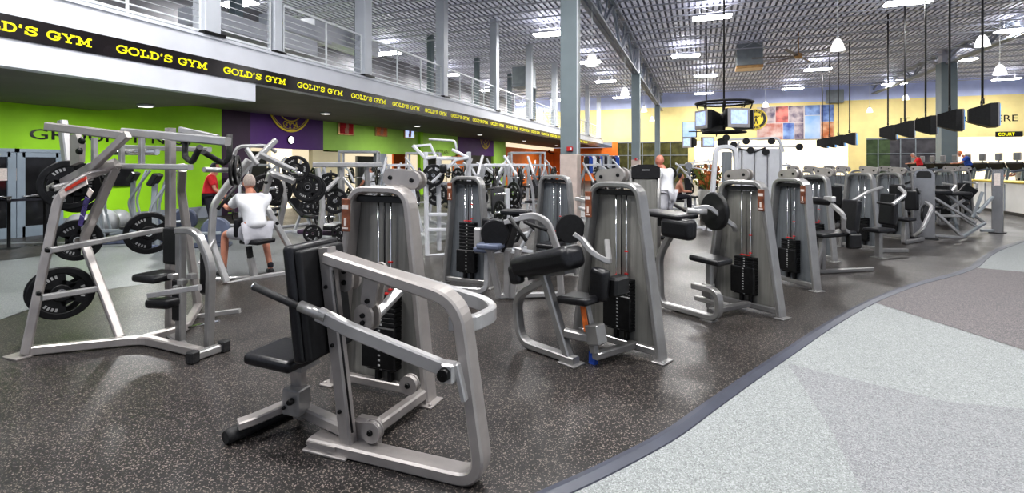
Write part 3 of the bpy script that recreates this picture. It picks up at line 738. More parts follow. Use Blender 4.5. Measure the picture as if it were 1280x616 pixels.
loc('seat_post', MB().rect([(-.08, -.5, .50), (.0, -.48, .10)], .065, .055, n=(0, 1, 0)), 'silver')
b = MB(); b.box((-.065, -.532, .38), (.05, .008, .22), Matrix.Rotation(-.2, 3, 'Y')); o = loc('instruction_placard', b, 'orange_tag')
b = MB(); b.box((.02, -.49, .26), (.13, .12, .16), Matrix.Rotation(-.2, 3, 'Y'), bev=.01); loc('seat_slide', b, 'silver')
b = MB(); b.box((-.02, -.47, .05), (.06, .05, .10)); loc('post_foot', b, 'blue_cloth')
loc('cross_beam', MB().rect([(-.22, -.6, .24), (-.0, -.5, .22)], .07, .07), 'silver')
loc('base_beam', MB().rect([(.02, -.5, .08), (.08, .0, .07)], .07, .06), 'silver')

refit(t, n0, FIX)
# ---------------------------------------------------------------- M3 leg curl style machine
t = root_from(G(886, 374), G(977, 397), 'arm_extension_machine', 'silver machine with flat black elbow pad above a U shaped floor frame, third from camera', group=GR)
tower_parts(t, wb=(G(886, 374) - G(977, 397)).length + .06, wt=.54, h=1.48, m='silver', plq=1, cover=-1, stk=(.04, .60)); n0 = len(COL.objects); FIX = RINV[t.name] @ frame_of(G(911, 381), G(977, 397))
loc('front_frame', MB().rect([(-.56, -.72, .88), (-.74, -.72, .60), (-.72, -.72, .04), (.02, -.72, .04), (.02, -.72, .33), (-.30, -.70, .33)], .06, .085, n=(0, 1, 0), r=.12, seg=7), 'silver')
loc('crossbar', MB().rect([(-.3, -.66, .19), (.0, -.68, .19)], .05, .05), 'silver')
for x in (-.6, -.1):
    b = MB(); b.box((x, -.72, .006), (.14, .13, .012)); loc('foot_plate', b, 'silver')
pad('elbow_pad', (-.66, -.70, 1.08), (.62, .36, .06), t, Matrix.Rotation(.03, 3, 'Y'), bev=.025)
pad('elbow_pad', (-.42, -.80, .95), (.40, .17, .23), t, Matrix.Rotation(.03, 3, 'Y'), bev=.06)
b = MB(); b.box((-.6, -.68, .99), (.3, .12, .10)); loc('pad_bracket', b, 'black')
b = MB(); b.tube([(-.45, -.60, 1.13), (-.30, -.45, 1.12)], .035, seg=12); loc('pivot_tube', b, 'silver_bright')
b = MB(); b.lathe([(.001, -.03), (.2, -.03), (.22, -.015), (.22, .015), (.2, .03), (.001, .03)], axis_m((-.30, -.30, 1.12), (.3, 1, 0)), 28); loc('cam_wheel', b, 'black')
loc('lever_arm', MB().rect([(-.40, -.55, 1.15), (-.30, -.42, 1.18), (-.12, -.2, .96), (-.2, -.05, .90)], .05, .05, r=.05), 'silver_bright')
pad('seat', (-.12, -.66, .64), (.36, .28, .065), t, Matrix.Rotation(.06, 3, 'Y'), bev=.026)
loc('seat_post', MB().rect([(-.14, -.64, .12), (-.14, -.64, .6)], .065, .06, n=(0, 1, 0)), 'silver')
b = MB(); b.box((-.16, -.64, .3), (.11, .1, .14), bev=.01); loc('seat_slide', b, 'silver')
loc('base_beam', MB().rect([(-.14, -.64, .07), (-.06, 0, .07)], .07, .06), 'silver')

refit(t, n0, FIX)
# ---------------------------------------------------------------- the other weight stack machines
def attach_leg(t, s=1, yo=-.75, x0=0):
    """seat on a post with a raised roller arm"""
    pad('seat', (x0, yo, .60), (.30, .62, .07), t, Matrix.Rotation(.05, 3, 'X'), bev=.028)
    MB().rect([(x0 - .02, yo - .16, .03), (x0 - .02, yo - .16, .56)], .09, .07, n=(0, 1, 0)).out('seat_post', 'silver', t)
    MB().rect([(x0, yo - .16, .50), (x0, yo - .28, .03), (x0, .0, .03)], .06, .06, n=(1, 0, 0), r=.1).out('base_beam', 'silver', t)
    MB().rect([(x0 + .1, yo + .2, .62), (x0 + .30, yo - .10, .70), (x0 + .36, yo - .15, .92), (x0 + .14, yo - .2, 1.10)], .06, .06, r=.08).out('roller_arm', 'silver_bright', t)
    b = MB(); roller(b, (x0 + .02, yo - .2, 1.10), (1, .1, 0), .34, .06); b.out('roller', 'vinyl', t)
    b = MB(); b.box((x0 + .16, yo - .2, 1.14), (.16, .08, .08), bev=.01); b.out('arm_bracket', 'silver_bright', t)
    pad('backrest', (x0 - .02, yo + .36, .86), (.30, .09, .50), t, Matrix.Rotation(-.12, 3, 'X'), bev=.03)
    b = MB(); b.box((x0 + .14, yo + .25, .50), (.10, .22, .22), bev=.02); b.out('cam_housing', 'black', t)
def attach_press(t, x0=0, yo=-.7):
    pad('seat', (x0, yo, .50), (.32, .40, .07), t, None, bev=.028)
    pad('backrest', (x0, yo + .24, .86), (.30, .09, .56), t, Matrix.Rotation(-.1, 3, 'X'), bev=.03)
    MB().rect([(x0, yo, .03), (x0, yo, .48)], .10, .08, n=(0, 1, 0)).out('seat_post', 'silver', t)
    b = MB(); b.box((x0, yo, .008), (.24, .13, .016)); b.out('foot_plate', 'silver', t)
    MB().rect([(x0, yo - .02, .14), (x0, 0, .10)], .07, .07, n=(1, 0, 0)).out('base_beam', 'silver', t)
    for sx in (-1, 1):
        MB().rect([(x0 + sx * .14, yo + .3, 1.25), (x0 + sx * .34, yo + .18, 1.15), (x0 + sx * .36, yo - .18, .98)], .05, .05, r=.08).out('press_arm', 'silver_bright', t)
        b = MB(); b.tube([(x0 + sx * .36, yo - .16, .98), (x0 + sx * .14, yo - .24, 1.0)], .02, seg=8); b.out('grip', 'rubber', t)
    b = MB(); b.box((x0 + .05, yo + .38, 1.15), (.22, .14, .3), bev=.03); b.out('cam_housing', 'black', t)
def attach_row(t, x0=0, yo=-.8):
    pad('seat', (x0, yo, .52), (.30, .34, .07), t, None, bev=.028)
    pad('chest_pad', (x0, yo + .32, .90), (.24, .10, .42), t, None, bev=.035)
    MB().rect([(x0, yo, .50), (x0, yo - .04, .03), (x0, 0, .05)], .07, .08, n=(1, 0, 0), r=.06).out('base_beam', 'silver', t)
    MB().rect([(x0 + .2, yo - .05, .20), (x0 + .34, yo - .1, .34), (x0 + .44, yo + .1, .80), (x0 + .2, yo + .45, .86)], .06, .06, r=.12).out('side_frame', 'silver_bright', t)
    b = MB(); b.lathe([(.001, -.025), (.19, -.025), (.20, 0), (.19, .025), (.001, .025)], axis_m((x0 + .18, yo + .45, .62), (1, .1, 0)), 24); b.out('cam_wheel', 'black', t)
    for sx in (-1, 1):
        b = MB(); b.tube([(x0 + sx * .10, yo + .4, 1.1), (x0 + sx * .22, yo + .1, 1.05), (x0 + sx * .22, yo - .02, 1.16)], .02, r=.04, seg=8); b.out('grip', 'rubber', t)
def simple_machine(px, d, ang, label, att, h=1.48, x0=0, yo=-.75, name='weight_machine', plq=0, cover=1, W=None, **kw):
    g = P(px, 206, d); t = thing(name, (g.x, g.y, 0), ang, label, 'exercise machine', GR)
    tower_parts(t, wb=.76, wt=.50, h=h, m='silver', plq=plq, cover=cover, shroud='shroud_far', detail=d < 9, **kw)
    n0 = len(COL.objects)
    if att: att(t)
    if att and W: w_ = P(W[0], 206, W[1]); refit(t, n0, RINV[t.name] @ T(w_.x, w_.y, 0) @ Rz(W[2]) @ T(0, .75, 0))
    return t
t = root_from(G(955, 346), G(1027, 365), 'weight_machine', 'silver weight tower directly behind the flat elbow pad machine, fourth in the front row', group=GR)
tower_parts(t, wb=.86, wt=.54, h=1.47, plq=1, cover=-1, shroud='shroud_far', stk=(0, .62))
simple_machine(1018, 8.9, -.75, 'silver leg machine with raised roller arm beside its black seat, fifth in the front row', attach_leg, W=(1040, 7.7, -1.0), name='leg_extension_machine')
simple_machine(1075, 9.9, -.72, 'silver press machine with black seat and handles, sixth in the front row', attach_press, W=(1096, 8.9, -.9), name='chest_press_machine', h=1.5)
simple_machine(1112, 11.4, -.72, 'silver row machine with curved side frame, seventh in the front row', attach_row, W=(1132, 10.5, -.7), name='seated_row_machine')
# row 2 (behind)
simple_machine(584, 6.95, -.10, 'silver weight tower with black padded seat at its right, between the two nearest machines', None, h=1.50, x0=.8, yo=-.2, name='weight_machine', plq=-1, cover=0, stk=(.02, .86), lower=True)
t = COL.objects[-1] if False else None
# ================================================================== WEIGHT PLATES
def plate_mesh(R=.225, th=.035, mark=True):
    o = bpy.data.objects.new('weight_plate', None)
    b = MB()
    b.lathe([(R - .055, -th * .35), (R - .05, -th / 2), (R - .01, -th / 2), (R, -th * .3), (R, th * .3), (R - .01, th / 2), (R - .05, th / 2), (R - .055, th * .35), (R - .055, -th * .35)], seg=36)
    b.lathe([(.027, -th / 2), (.065, -th / 2), (.075, -th * .3), (.075, th * .3), (.065, th / 2), (.027, th / 2), (.027, -th / 2)], seg=24)
    for k in range(3):   # webs between the grip holes
        a0 = k * 2 * PI / 3; n = 10; span = 1.35
        pts = [((R - .053) * math.cos(a0 + span * (q / n - .5)), (R - .053) * math.sin(a0 + span * (q / n - .5))) for q in range(n + 1)] + [(.07 * math.cos(a0 + 1.9 * (.5 - q / n)), .07 * math.sin(a0 + 1.9 * (.5 - q / n))) for q in range(n + 1)]
        b.prism(pts, T(0, 0, -th * .28), th * .56)
    for k in range(3):   # outer web under the holes
        a0 = k * 2 * PI / 3 + PI / 3; n = 6
        pts = [(r_ * math.cos(a0 + s_ * .45), r_ * math.sin(a0 + s_ * .45)) for r_, s_ in ((.07, -1.3), (R * .52, -1), (R * .52, 1), (.07, 1.3))]
        b.prism(pts, T(0, 0, -th * .28), th * .56)
    return b
plate_proto = None
def plate(c, d, lb, R=.225, group=None, mark=True):
    """one weight plate, axis along d"""
    global plate_proto
    if plate_proto is None:
        o = plate_mesh().out('weight_plate', 'iron')
        b = MB()
        for a in (0, 2 * PI / 3, 4 * PI / 3):
            for k in range(4):
                an = a - .28 + .19 * k; mt = Rz(an) @ T(.145, 0, .0105)
                b.prism([(-.014, -.008), (.014, -.008), (.014, .008), (-.014, .008)], mt, .002); b.prism([(-.014, -.008), (.014, -.008), (.014, .008), (-.014, .008)], mt @ T(0, 0, -.0235), .002)
        b.out('raised_lettering', 'iron_mark', o)
        b = MB(); b.lathe([(.026, -.022), (.036, -.022), (.036, .022), (.026, .022)], seg=16); b.out('hub_ring', 'chrome', o)
        plate_proto = o; r = o
    else:
        o = plate_proto; r = o.copy(); COL.objects.link(r)
        for ch in KID.setdefault('plate', kids(o)):
            c_ = ch.copy(); COL.objects.link(c_); c_.parent = r
    r.matrix_world = axis_m(c, d) @ Matrix.Scale(R / .225, 4)
    tag(r, lb, 'weight plate', group)
    return r
def steel_peg(b, p, d, L=.3, r=.025): b.tube([V(p), V(p) + V(d).normalized() * L], r, seg=12)
# ================================================================== P1 plate loaded pulldown, front left
org = V((-4.9, 3.2, 0))
t = thing('plate_loaded_pulldown', org, 0, 'large silver plate loaded pulldown machine with stickers at the far left foreground', 'exercise machine', 'plate loaded machines')
def Wt(name, b, m): return b.out(name, m, t, world=True)
def Y(px, py, y): return PYp(px, py, y)
g1 = G(32, 445); SC = 'silver_warm'
# near rear leg, bent over at the top into the second leg
f0 = V((g1.x, g1.y, .03)); f1 = Y(74, 243, 2.85); f2 = Y(118, 214, 3.05); f3 = Y(146, 205, 3.15); f4 = Y(104, 300, 3.10); f5 = G(150, 428); f5 = V((f5.x, f5.y, .05))
Wt('leg', MB().rect([f0, f1, f2, f3], .11, .07, n=(.5, .85, 0), r=.10), SC)
Wt('leg', MB().rect([f3, f4, f5], .085, .07, n=(.4, .9, 0), r=.08), SC)
bend = G(180, 430); bend = V((bend.x, bend.y, .045)); fr = G(250, 440, .05)
Wt('base_rail', MB().rect([V((f0.x, f0.y, .045)), bend, fr], .07, .08, r=.12), SC)
b = MB(); b.box((f0.x - .03, f0.y - .02, .008), (.2, .16, .016), bev=.003); Wt('foot_plate', b, SC)
# far rear leg mirrored behind the spine
Wt('leg', MB().rect([V((-5.35, 4.15, .03)), V((-5.35, 3.95, 1.35)), V((-5.0, 3.7, 1.62))], .10, .07, n=(.3, .9, 0), r=.1), SC)
Wt('base_rail', MB().rect([V((-5.35, 4.15, .045)), V((-4.75, 3.55, .045)), bend], .07, .08, r=.1), SC)
# column and seat tower
ct = V((-4.45, 3.42, 0))
Wt('column', MB().rect([Y(213, 425, 3.5), Y(213, 160, 3.5)], .085, .07, n=(0, 1, 0)), SC)
Wt('column', MB().rect([Y(88, 232, 3.35), Y(78, 151, 3.35)], .08, .07, n=(0, 1, 0)), 'silver_bright')
Wt('upper_rail', MB().rect([Y(112, 207, 3.2), Y(238, 209, 3.2)], .055, .05), 'silver_bright')
Wt('upper_rail', MB().rect([Y(150, 184, 3.6), Y(262, 187, 3.6)], .05, .05), 'silver_bright')
# lever arms
Wt('lever_arm', MB().rect([Y(60, 158, 3.02), Y(158, 170, 3.10)], .07, .08), SC)
Wt('lever_arm', MB().rect([Y(62, 237, 3.00), Y(118, 207, 3.03), Y(160, 168, 3.08)], .075, .05, n=(0, 1, 0)), SC)
Wt('lever_arm', MB().rect([Y(155, 165, 3.30), Y(285, 177, 3.42)], .075, .08), 'silver_bright')
Wt('lever_arm', MB().rect([Y(225, 162, 3.7), Y(272, 172, 3.8)], .05, .06), 'silver_bright')
b = MB(); b.prism([(0, 0), (.13, .03), (.14, .20), (.08, .29), (.0, .28)], T(Y(95, 207, 2.98)) @ Rx(PI / 2), .05); Wt('pivot_bracket', b, SC)
b = MB()
for q in ((104, 176), (101, 189)): bolt(b, Y(*q, 2.91), (0, -1, 0), .032, .03)
for q in ((67, 236), (62, 312), (51, 366)): bolt(b, Y(q[0], q[1], 2.80 if q[1] < 300 else 2.62), (-.3, -1, 0), .024, .03)
Wt('pivot_knob', b, 'bolt')
b = MB(); b.tube([Y(136, 190, 3.3), Y(196, 190, 3.3)], .03, seg=12); Wt('pivot_shaft', b, 'chrome')
for px in (118, 152, 177): Wt('hanger_bar', MB().rect([Y(px, 172, 3.25), Y(px, 207, 3.25)], .05, .04, n=(0, 1, 0)), 'silver_bright')
# handles hanging from the arms
b = MB(); b.tube([Y(232, 168, 3.38), Y(231, 196, 3.38), Y(240, 203, 3.3), Y(250, 184, 3.2)], .026, r=.05, seg=10); Wt('handle', b, 'rubber')
b = MB(); b.tube([Y(287, 168, 3.62), Y(287, 196, 3.62), Y(280, 205, 3.6), Y(254, 190, 3.3)], .026, r=.05, seg=10); Wt('handle', b, 'rubber')
# seat unit
pad('seat', Y(197, 345, 3.3), (.30, .30, .07), t, None, bev=.028, world=True)
pad('backrest', Y(217, 307, 3.42), (.24, .07, .36), t, None, bev=.03, world=True)
pad('thigh_pad', Y(203, 378, 3.25), (.30, .15, .09), t, Matrix.Rotation(-.06, 3, 'Y'), bev=.035, world=True)
b = MB(); b.box(Y(224, 374, 3.35), (.11, .09, .40), bev=.02); b.box(Y(258, 340, 3.35), (.10, .08, .40), bev=.02); Wt('bumper', b, 'vinyl')
Wt('seat_post', MB().rect([Y(226, 438, 3.35), Y(226, 290, 3.35)], .075, .07, n=(0, 1, 0)), 'silver')
Wt('front_loop', MB().rect([Y(222, 288, 3.3), Y(246, 288, 3.3), Y(264, 330, 3.3), Y(261, 438, 3.3)], .06, .07, n=(0, 1, 0), r=.12, seg=7), 'silver')
Wt('foot_bar', MB().rect([Y(210, 412, 3.4), Y(213, 420, 3.4), Y(232, 434, 3.3)], .06, .06), 'silver')
b = MB()
b.tube([Y(236, 409, 3.3), Y(274, 401, 3.35)], .012, seg=8); Wt('adjusting_pin', b, 'chrome')
Wt('cross_bar', MB().rect([Y(186, 369, 3.1), Y(250, 359, 3.2)], .045, .05), 'silver_bright')
b = MB()
for q in ((228, 352), (222, 360), (216, 345), (240, 345)): b.box(Y(q[0], q[1], 3.2), (.07, .06, .05), bev=.008)
Wt('adjuster', b, 'silver')
Wt('foot_rail', MB().rect([G(238, 447, .04), G(282, 432, .04)], .07, .07), 'silver')
b = MB(); b.box(G(241, 446, .05), (.08, .08, .10), bev=.01); b.box(G(280, 432, .05), (.08, .08, .10), bev=.01); Wt('end_cap', b, 'rubber')
# plate pegs
pg = [(Y(52, 372, 2.62), Y(120, 361, 3.0)), (Y(62, 313, 2.68), Y(202, 287, 3.75)), (Y(66, 236, 2.85), Y(116, 222, 3.2)), (Y(255, 212, 3.5), Y(296, 213, 3.9))]
b = MB()
for p0, p1 in pg[:3]: b.rect([p0, p1], .055, .05)
b.tube([pg[3][0], pg[3][1]], .025, seg=10); Wt('plate_peg', b, 'silver_bright')
Wt('rear_rail', MB().rect([Y(122, 415, 3.4), Y(184, 404, 3.75), Y(300, 388, 4.1)], .04, .05), 'silver_bright')
# stickers on the legs
def decal(name, p, q, wdt, m, off=(0, -.045, 0)):
    off = V(off) + V((.10, -.075, 0))
    p, q = V(p), V(q); d = (q - p); L = d.length; mt = Matrix.Translation((p + q) / 2 + V(off)); a = math.atan2(d.z, d.x)
    b = MB(); b.box((0, 0, 0), (L, .006, wdt)); b.bm.transform(mt @ Matrix.Rotation(-a, 4, 'Y')); o = Wt(name, b, m)
    return o
o = decal('warning_sticker', Y(86, 243, 2.93), Y(119, 226, 2.93), .055, 'sticker_white')
o = decal('warning_sticker', Y(93, 238, 2.925), Y(119, 223, 2.925), .028, 'sticker_red', (0, -.05, .01))
for q in ((124, 236, 120, 244, 'sticker_white'), (119, 246, 116, 256, 'sticker_blue'), (116, 257, 113, 267, 'sticker_blue'), (113, 268, 110, 280, 'sticker_blue')):
    decal('caution_sticker', Y(q[0], q[1], 3.02), Y(q[2], q[3], 3.02), .06, q[4])
nd = (.45, .9, 0)
plate(Y(77, 366, 2.95), (.86, -.5, .0), 'black plate lowest on the far left pulldown machine, near the floor', R=.245)
plate(Y(70, 364, 2.99), (.86, -.5, .0), 'black plate behind the lowest one on the far left pulldown machine', R=.225)
plate(Y(97, 300, 3.15), (.84, -.5, 0), 'black plate at mid height between the two legs of the left pulldown', R=.20)
plate(Y(87, 231, 3.05), (.84, -.54, 0), 'large black plate at the top of the left pulldown behind the sloping arm', R=.235)
plate(Y(97, 236, 3.2), (.84, -.54, 0), 'second black plate at the top of the left pulldown, just behind the first', R=.235)
plate(Y(186, 291, 3.9), (.84, -.54, 0), 'big black plate on the long peg behind the seat of the left pulldown', R=.235)
plate(Y(291, 213, 3.85), (.75, .6, 0), 'black plate high at the right end of the left pulldown handles', R=.16)
plate(Y(297, 213, 3.95), (.75, .6, 0), 'black plate outermost at the right end of the left pulldown handles', R=.16)
# ================================================================== P2 machine used by the seated man
t = thing('plate_loaded_row_machine', (G(330, 347).x, G(330, 347).y, 0), 0, 'silver plate loaded machine the grey haired man sits in', 'exercise machine', 'plate loaded machines')
D = lambda px, py, d: P(px, py, d)
SB = 'silver_bright'
Wt('base_rail', MB().rect([D(272, 358, 7.0), D(330, 345, 7.4), D(377, 338, 7.75)], .07, .07), SB)
Wt('base_rail', MB().rect([D(262, 350, 7.2), D(330, 346, 7.5)], .07, .07), SB)
Wt('upright', MB().rect([D(283, 352, 7.0), D(264, 300, 7.0), D(267, 256, 7.0), D(284, 232, 7.05), D(311, 200, 7.1)], .085, .08, n=(.35, .94, 0), r=.1), SB)
Wt('lever_arm', MB().rect([D(284, 234, 7.1), D(345, 175, 7.6)], .09, .07, n=(.35, .94, 0)), SB)
Wt('upper_arm', MB().rect([D(290, 200, 7.3), D(297, 183, 7.3), D(333, 182, 7.6), D(345, 190, 7.6)], .045, .045, n=(.35, .94, 0), r=.08), SB)
Wt('lever_arm', MB().rect([D(308, 186, 7.2), D(322, 206, 7.2)], .07, .05, n=(.35, .94, 0)), SB)
Wt('lever_arm', MB().rect([D(325, 193, 7.2), D(368, 214, 7.3)], .08, .06, n=(.35, .94, 0)), SB)
Wt('rear_leg', MB().rect([D(328, 253, 7.5), D(338, 216, 7.5), D(368, 227, 7.5)], .08, .08, n=(.35, .94, 0), r=.04), SB)
Wt('rear_leg', MB().rect([D(328, 250, 7.5), D(335, 262, 7.5), D(378, 338, 7.75)], .08, .08, n=(.35, .94, 0), r=.04), SB)
Wt('far_leg', MB().rect([D(352, 226, 8.0), D(356, 250, 8.0), D(349, 284, 8.0)], .08, .07, n=(.35, .94, 0), r=.04), SB)
Wt('brace', MB().rect([D(268, 300, 7.0), D(250, 330, 6.8)], .05, .05), SB)
b = MB()
for q in ((333, 228), (346, 268), (347, 279), (365, 213)): bolt(b, D(*q, 7.25), (.3, -1, 0), .025, .03)
Wt('knob', b, 'bolt')
pad('seat', D(322, 301, 7.35), (.36, .34, .07), t, None, bev=.028, world=True)
Wt('seat_post', MB().rect([D(316, 342, 7.4), D(311, 308, 7.35)], .07, .07), 'rubber')
Wt('seat_post', MB().rect([D(318, 344, 7.4), D(313, 322, 7.35)], .09, .08), SB)
pad('chest_pad', D(300, 284, 7.25), (.07, .2, .28), t, None, bev=.04, world=True)
b = MB(); b.tube([D(296, 232, 6.9), D(272, 262, 6.75)], .022, seg=10); Wt('grip', b, 'rubber')
b = MB(); b.tube([D(366, 214, 7.2), D(378, 218, 7.1)], .025, seg=10); b.tube([D(325, 240, 7.6), D(345, 234, 7.6)], .025, seg=10); Wt('plate_peg', b, 'chrome')
plate(D(370, 211, 7.6), (.45, -.8, 0), 'black plate hanging at the upper right arm of the seated man\'s machine', R=.20)
plate(D(333, 237, 7.9), (.5, -.7, 0), 'black plate directly behind the seated man\'s head and machine leg', R=.25)
plate(D(345, 238, 8.1), (.5, -.7, 0), 'second black plate behind the leg of the seated man\'s machine', R=.25)
plate(D(384, 234, 7.7), (.8, -.5, 0), 'black plate nearest the rack, right of the seated man\'s machine', R=.22)
plate(D(389, 236, 7.75), (.8, -.5, 0), 'black plate stacked beyond it, right of the seated man\'s machine', R=.22)
# ================================================================== PEOPLE
def skin_mesh(name, chains, m, parent, sub=2, cut=None):
    """chains: list of [(point, radius) or (point,(rx,ry))]; points equal to earlier ones are shared"""
    bm = bmesh.new(); key = {}; rad = []
    def vert(p, r):
        k = tuple(round(c, 4) for c in p)
        if k not in key: key[k] = bm.verts.new(p); rad.append(r)
        return key[k]
    for ch in chains:
        vs = [vert(V(p), r) for p, r in ch]
        for a, c in zip(vs, vs[1:]):
            if bm.edges.get((a, c)) is None: bm.edges.new((a, c))
    me = bpy.data.meshes.new(name); bm.to_mesh(me); bm.free()
    o = bpy.data.objects.new(name, me); COL.objects.link(o)
    sk = o.modifiers.new('skin', 'SKIN'); sk.use_smooth_shade = True
    lay = me.skin_vertices[0].data if me.skin_vertices else None
    if lay is None:
        me.skin_vertices.new() if hasattr(me.skin_vertices, 'new') else None
        lay = me.skin_vertices[0].data
    for i, r in enumerate(rad):
        lay[i].radius = (r, r) if not isinstance(r, tuple) else r
        lay[i].use_root = (i == 0)
    ss = o.modifiers.new('sub', 'SUBSURF'); ss.levels = sub; ss.render_levels = sub
    dg = bpy.context.evaluated_depsgraph_get(); dg.update()
    mm = bpy.data.meshes.new_from_object(o.evaluated_get(dg)); COL.objects.unlink(o); bpy.data.objects.remove(o)
    mm.name = name
    for p in mm.polygons: p.use_smooth = True
    mm.materials.clear(); mm.materials.append(M[m])
    if parent is not None: mm.transform(RINV[parent.name])
    q = bpy.data.objects.new(name, mm); COL.objects.link(q)
    if parent is not None: q.parent = parent
    return q
def lerp(a, b, t): return V(a) * (1 - t) + V(b) * t
def hand(ch, wrist, d, side, s=1.0):
    """five fingers rooted in the palm; d = direction of the forearm"""
    d = V(d).normalized(); s_ = V(side).normalized(); palm = V(wrist) + d * .07 * s; dn = d.cross(s_).normalized()
    ch.append([(wrist, .027 * s), (palm, (.042 * s, .02 * s))])
    for k in range(4):
        r0 = palm + s_ * (.03 - .02 * k) * s; L = (.07, .08, .075, .06)[k] * s
        ch.append([(palm, (.042 * s, .02 * s)), (r0 + d * .02 * s, .011 * s), (r0 + d * (.02 * s + L * .5) + dn * .008, .010 * s), (r0 + d * (.012 * s + L * .8) + dn * .035 * s, .009 * s)])
    ch.append([(palm, (.042 * s, .02 * s)), (palm + s_ * .045 * s - d * .02 * s, .013 * s), (palm + s_ * .06 * s + d * .03 * s + dn * .02, .011 * s)])
def person(label, J, loc, top='shirt_white', legs='shorts', hair='hair_grey', skin='skin', short=True, sleeve=.5, group=None, face=(0, 1, 0), shoes='shoe', bald=.0, shirtless=False, fingers=True, longshirt=0):
    t = thing('person', (loc[0], loc[1], 0), 0, label, 'person', group)
    ch = []; pel, chest, neck, head = J['pelvis'], J['chest'], J['neck'], J['head']
    ch.append([(pel, .135), (lerp(pel, chest, .5), .125), (chest, .135), (neck, .058), (lerp(neck, head, .5), .055), ])
    for s in 'LR':
        sh, el, wr = J['sh' + s], J['el' + s], J['wr' + s]
        ch.append([(chest, .135), (sh, .062), (lerp(sh, el, .5), .048), (el, .038), (lerp(el, wr, .4), .038), (wr, .026)])
        if fingers: hand(ch, wr, V(wr) - V(el), face if abs(V(face).dot((V(wr) - V(el)).normalized())) < .9 else (0, 0, 1))
        else: ch.append([(wr, .026), (V(wr) + (V(wr) - V(el)).normalized() * .09, .035)])
        hp, kn, an = J['hp' + s], J['kn' + s], J['an' + s]
        ch.append([(pel, .135), (hp, .095), (lerp(hp, kn, .5), .082), (kn, .055), (lerp(kn, an, .35), .056), (an, .036)])
        f = V(J.get('foot' + s, face)); ch.append([(an, .036), (V(an) + V((0, 0, -.045)), .036), (V(an) + f.normalized() * .14 + V((0, 0, -.06)), .034)])
    skin_mesh('body', ch, skin, t)
    f = V(face).normalized(); side = V((f.y, -f.x, 0)); Hd = V(head)
    R = Matrix(((side.x, f.x, 0, 0), (side.y, f.y, 0, 0), (0, 0, 1, 0), (0, 0, 0, 1)))
    b = MB(); b.ball((0, 0, .01), .1, (.78, .95, 1.18), 24)
    for v in b.bm.verts:
        if v.co.z < -.02: k = min(1, (-.02 - v.co.z) / .1); v.co.x *= 1 - .3 * k; v.co.y = v.co.y * (1 - .12 * k) + .012 * k
    b.ball((0, .095, -.012), .016, (.8, 1.1, 1.4), 10)
    for sx in (-1, 1): b.ball((sx * .078, -.002, -.005), .03, (.35, .7, 1.1), 10)
    b.lathe([(.05, -.06), (.048, -.16)], Matrix(), 16)
    b.bm.transform(T(Hd) @ R); b.out('head', skin, t, world=True)
    b = MB()
    for sx in (-1, 1): b.ball((sx * .03, .083, .012), .012, (1.2, .6, .8), 8)
    b.bm.transform(T(Hd) @ R); b.out('eye', 'bolt', t, world=True)
    b = MB(); b.box((0, .088, -.055), (.045, .01, .008), bev=.003); b.bm.transform(T(Hd) @ R); b.out('mouth', 'sticker_red', t, world=True)
    b = MB(); b.ball((0, -.008, .022), .105, (.80, .95, 1.14), 24)
    rem = [v for v in b.bm.verts if (v.co.y > .035 and v.co.z < .09) or v.co.z < -.03 - (.0 if v.co.y < 0 else -.02)]
    bmesh.ops.delete(b.bm, geom=rem, context='VERTS'); b.bm.transform(T(Hd) @ R)
    q = b.bm; b.out('hair', hair, t, world=True)
    if not shirtless:
        low = V(pel) + V((0, 0, -longshirt)) if longshirt else lerp(pel, chest, .0)
        c2 = [[(low, .175 if not longshirt else .19), (lerp(pel, chest, .35), .165), (lerp(pel, chest, .75), .165), (chest, .155), (lerp(chest, neck, .72), .075)]]
        for s in 'LR':
            sh, el = J['sh' + s], J['el' + s]; c2.append([(chest, .155), (sh, .088), (lerp(sh, el, sleeve), .078), (lerp(sh, el, sleeve + .18), .074)])
        skin_mesh('shirt', c2, top, t)
    c3 = []
    for s in 'LR':
        hp, kn, an = J['hp' + s], J['kn' + s], J['an' + s]
        if short: c3.append([(pel, .155), (hp, .118), (lerp(hp, kn, .5), .108), (lerp(hp, kn, .82), .095)])
        else: c3.append([(pel, .15), (hp, .11), (lerp(hp, kn, .5), .098), (kn, .078), (lerp(kn, an, .5), .068), (lerp(kn, an, .92), .06)])
    skin_mesh('shorts' if short else 'trousers', c3, legs, t)
    for s in 'LR':
        an = V(J['an' + s]); f = V(J.get('foot' + s, face)).normalized()
        skin_mesh('shoe', [[(an + V((0, 0, -.03)) - f * .05, .05), (an + V((0, 0, -.045)) + f * .06, .048), (an + V((0, 0, -.055)) + f * .17, (.048, .036))]], shoes, t, 2)
        if short: skin_mesh('sock', [[(an + V((0, 0, .10)), .046), (an + V((0, 0, .0)), .042)]], 'dark_cloth' if top == 'shirt_white' else 'shirt_white', t, 1)
    return t
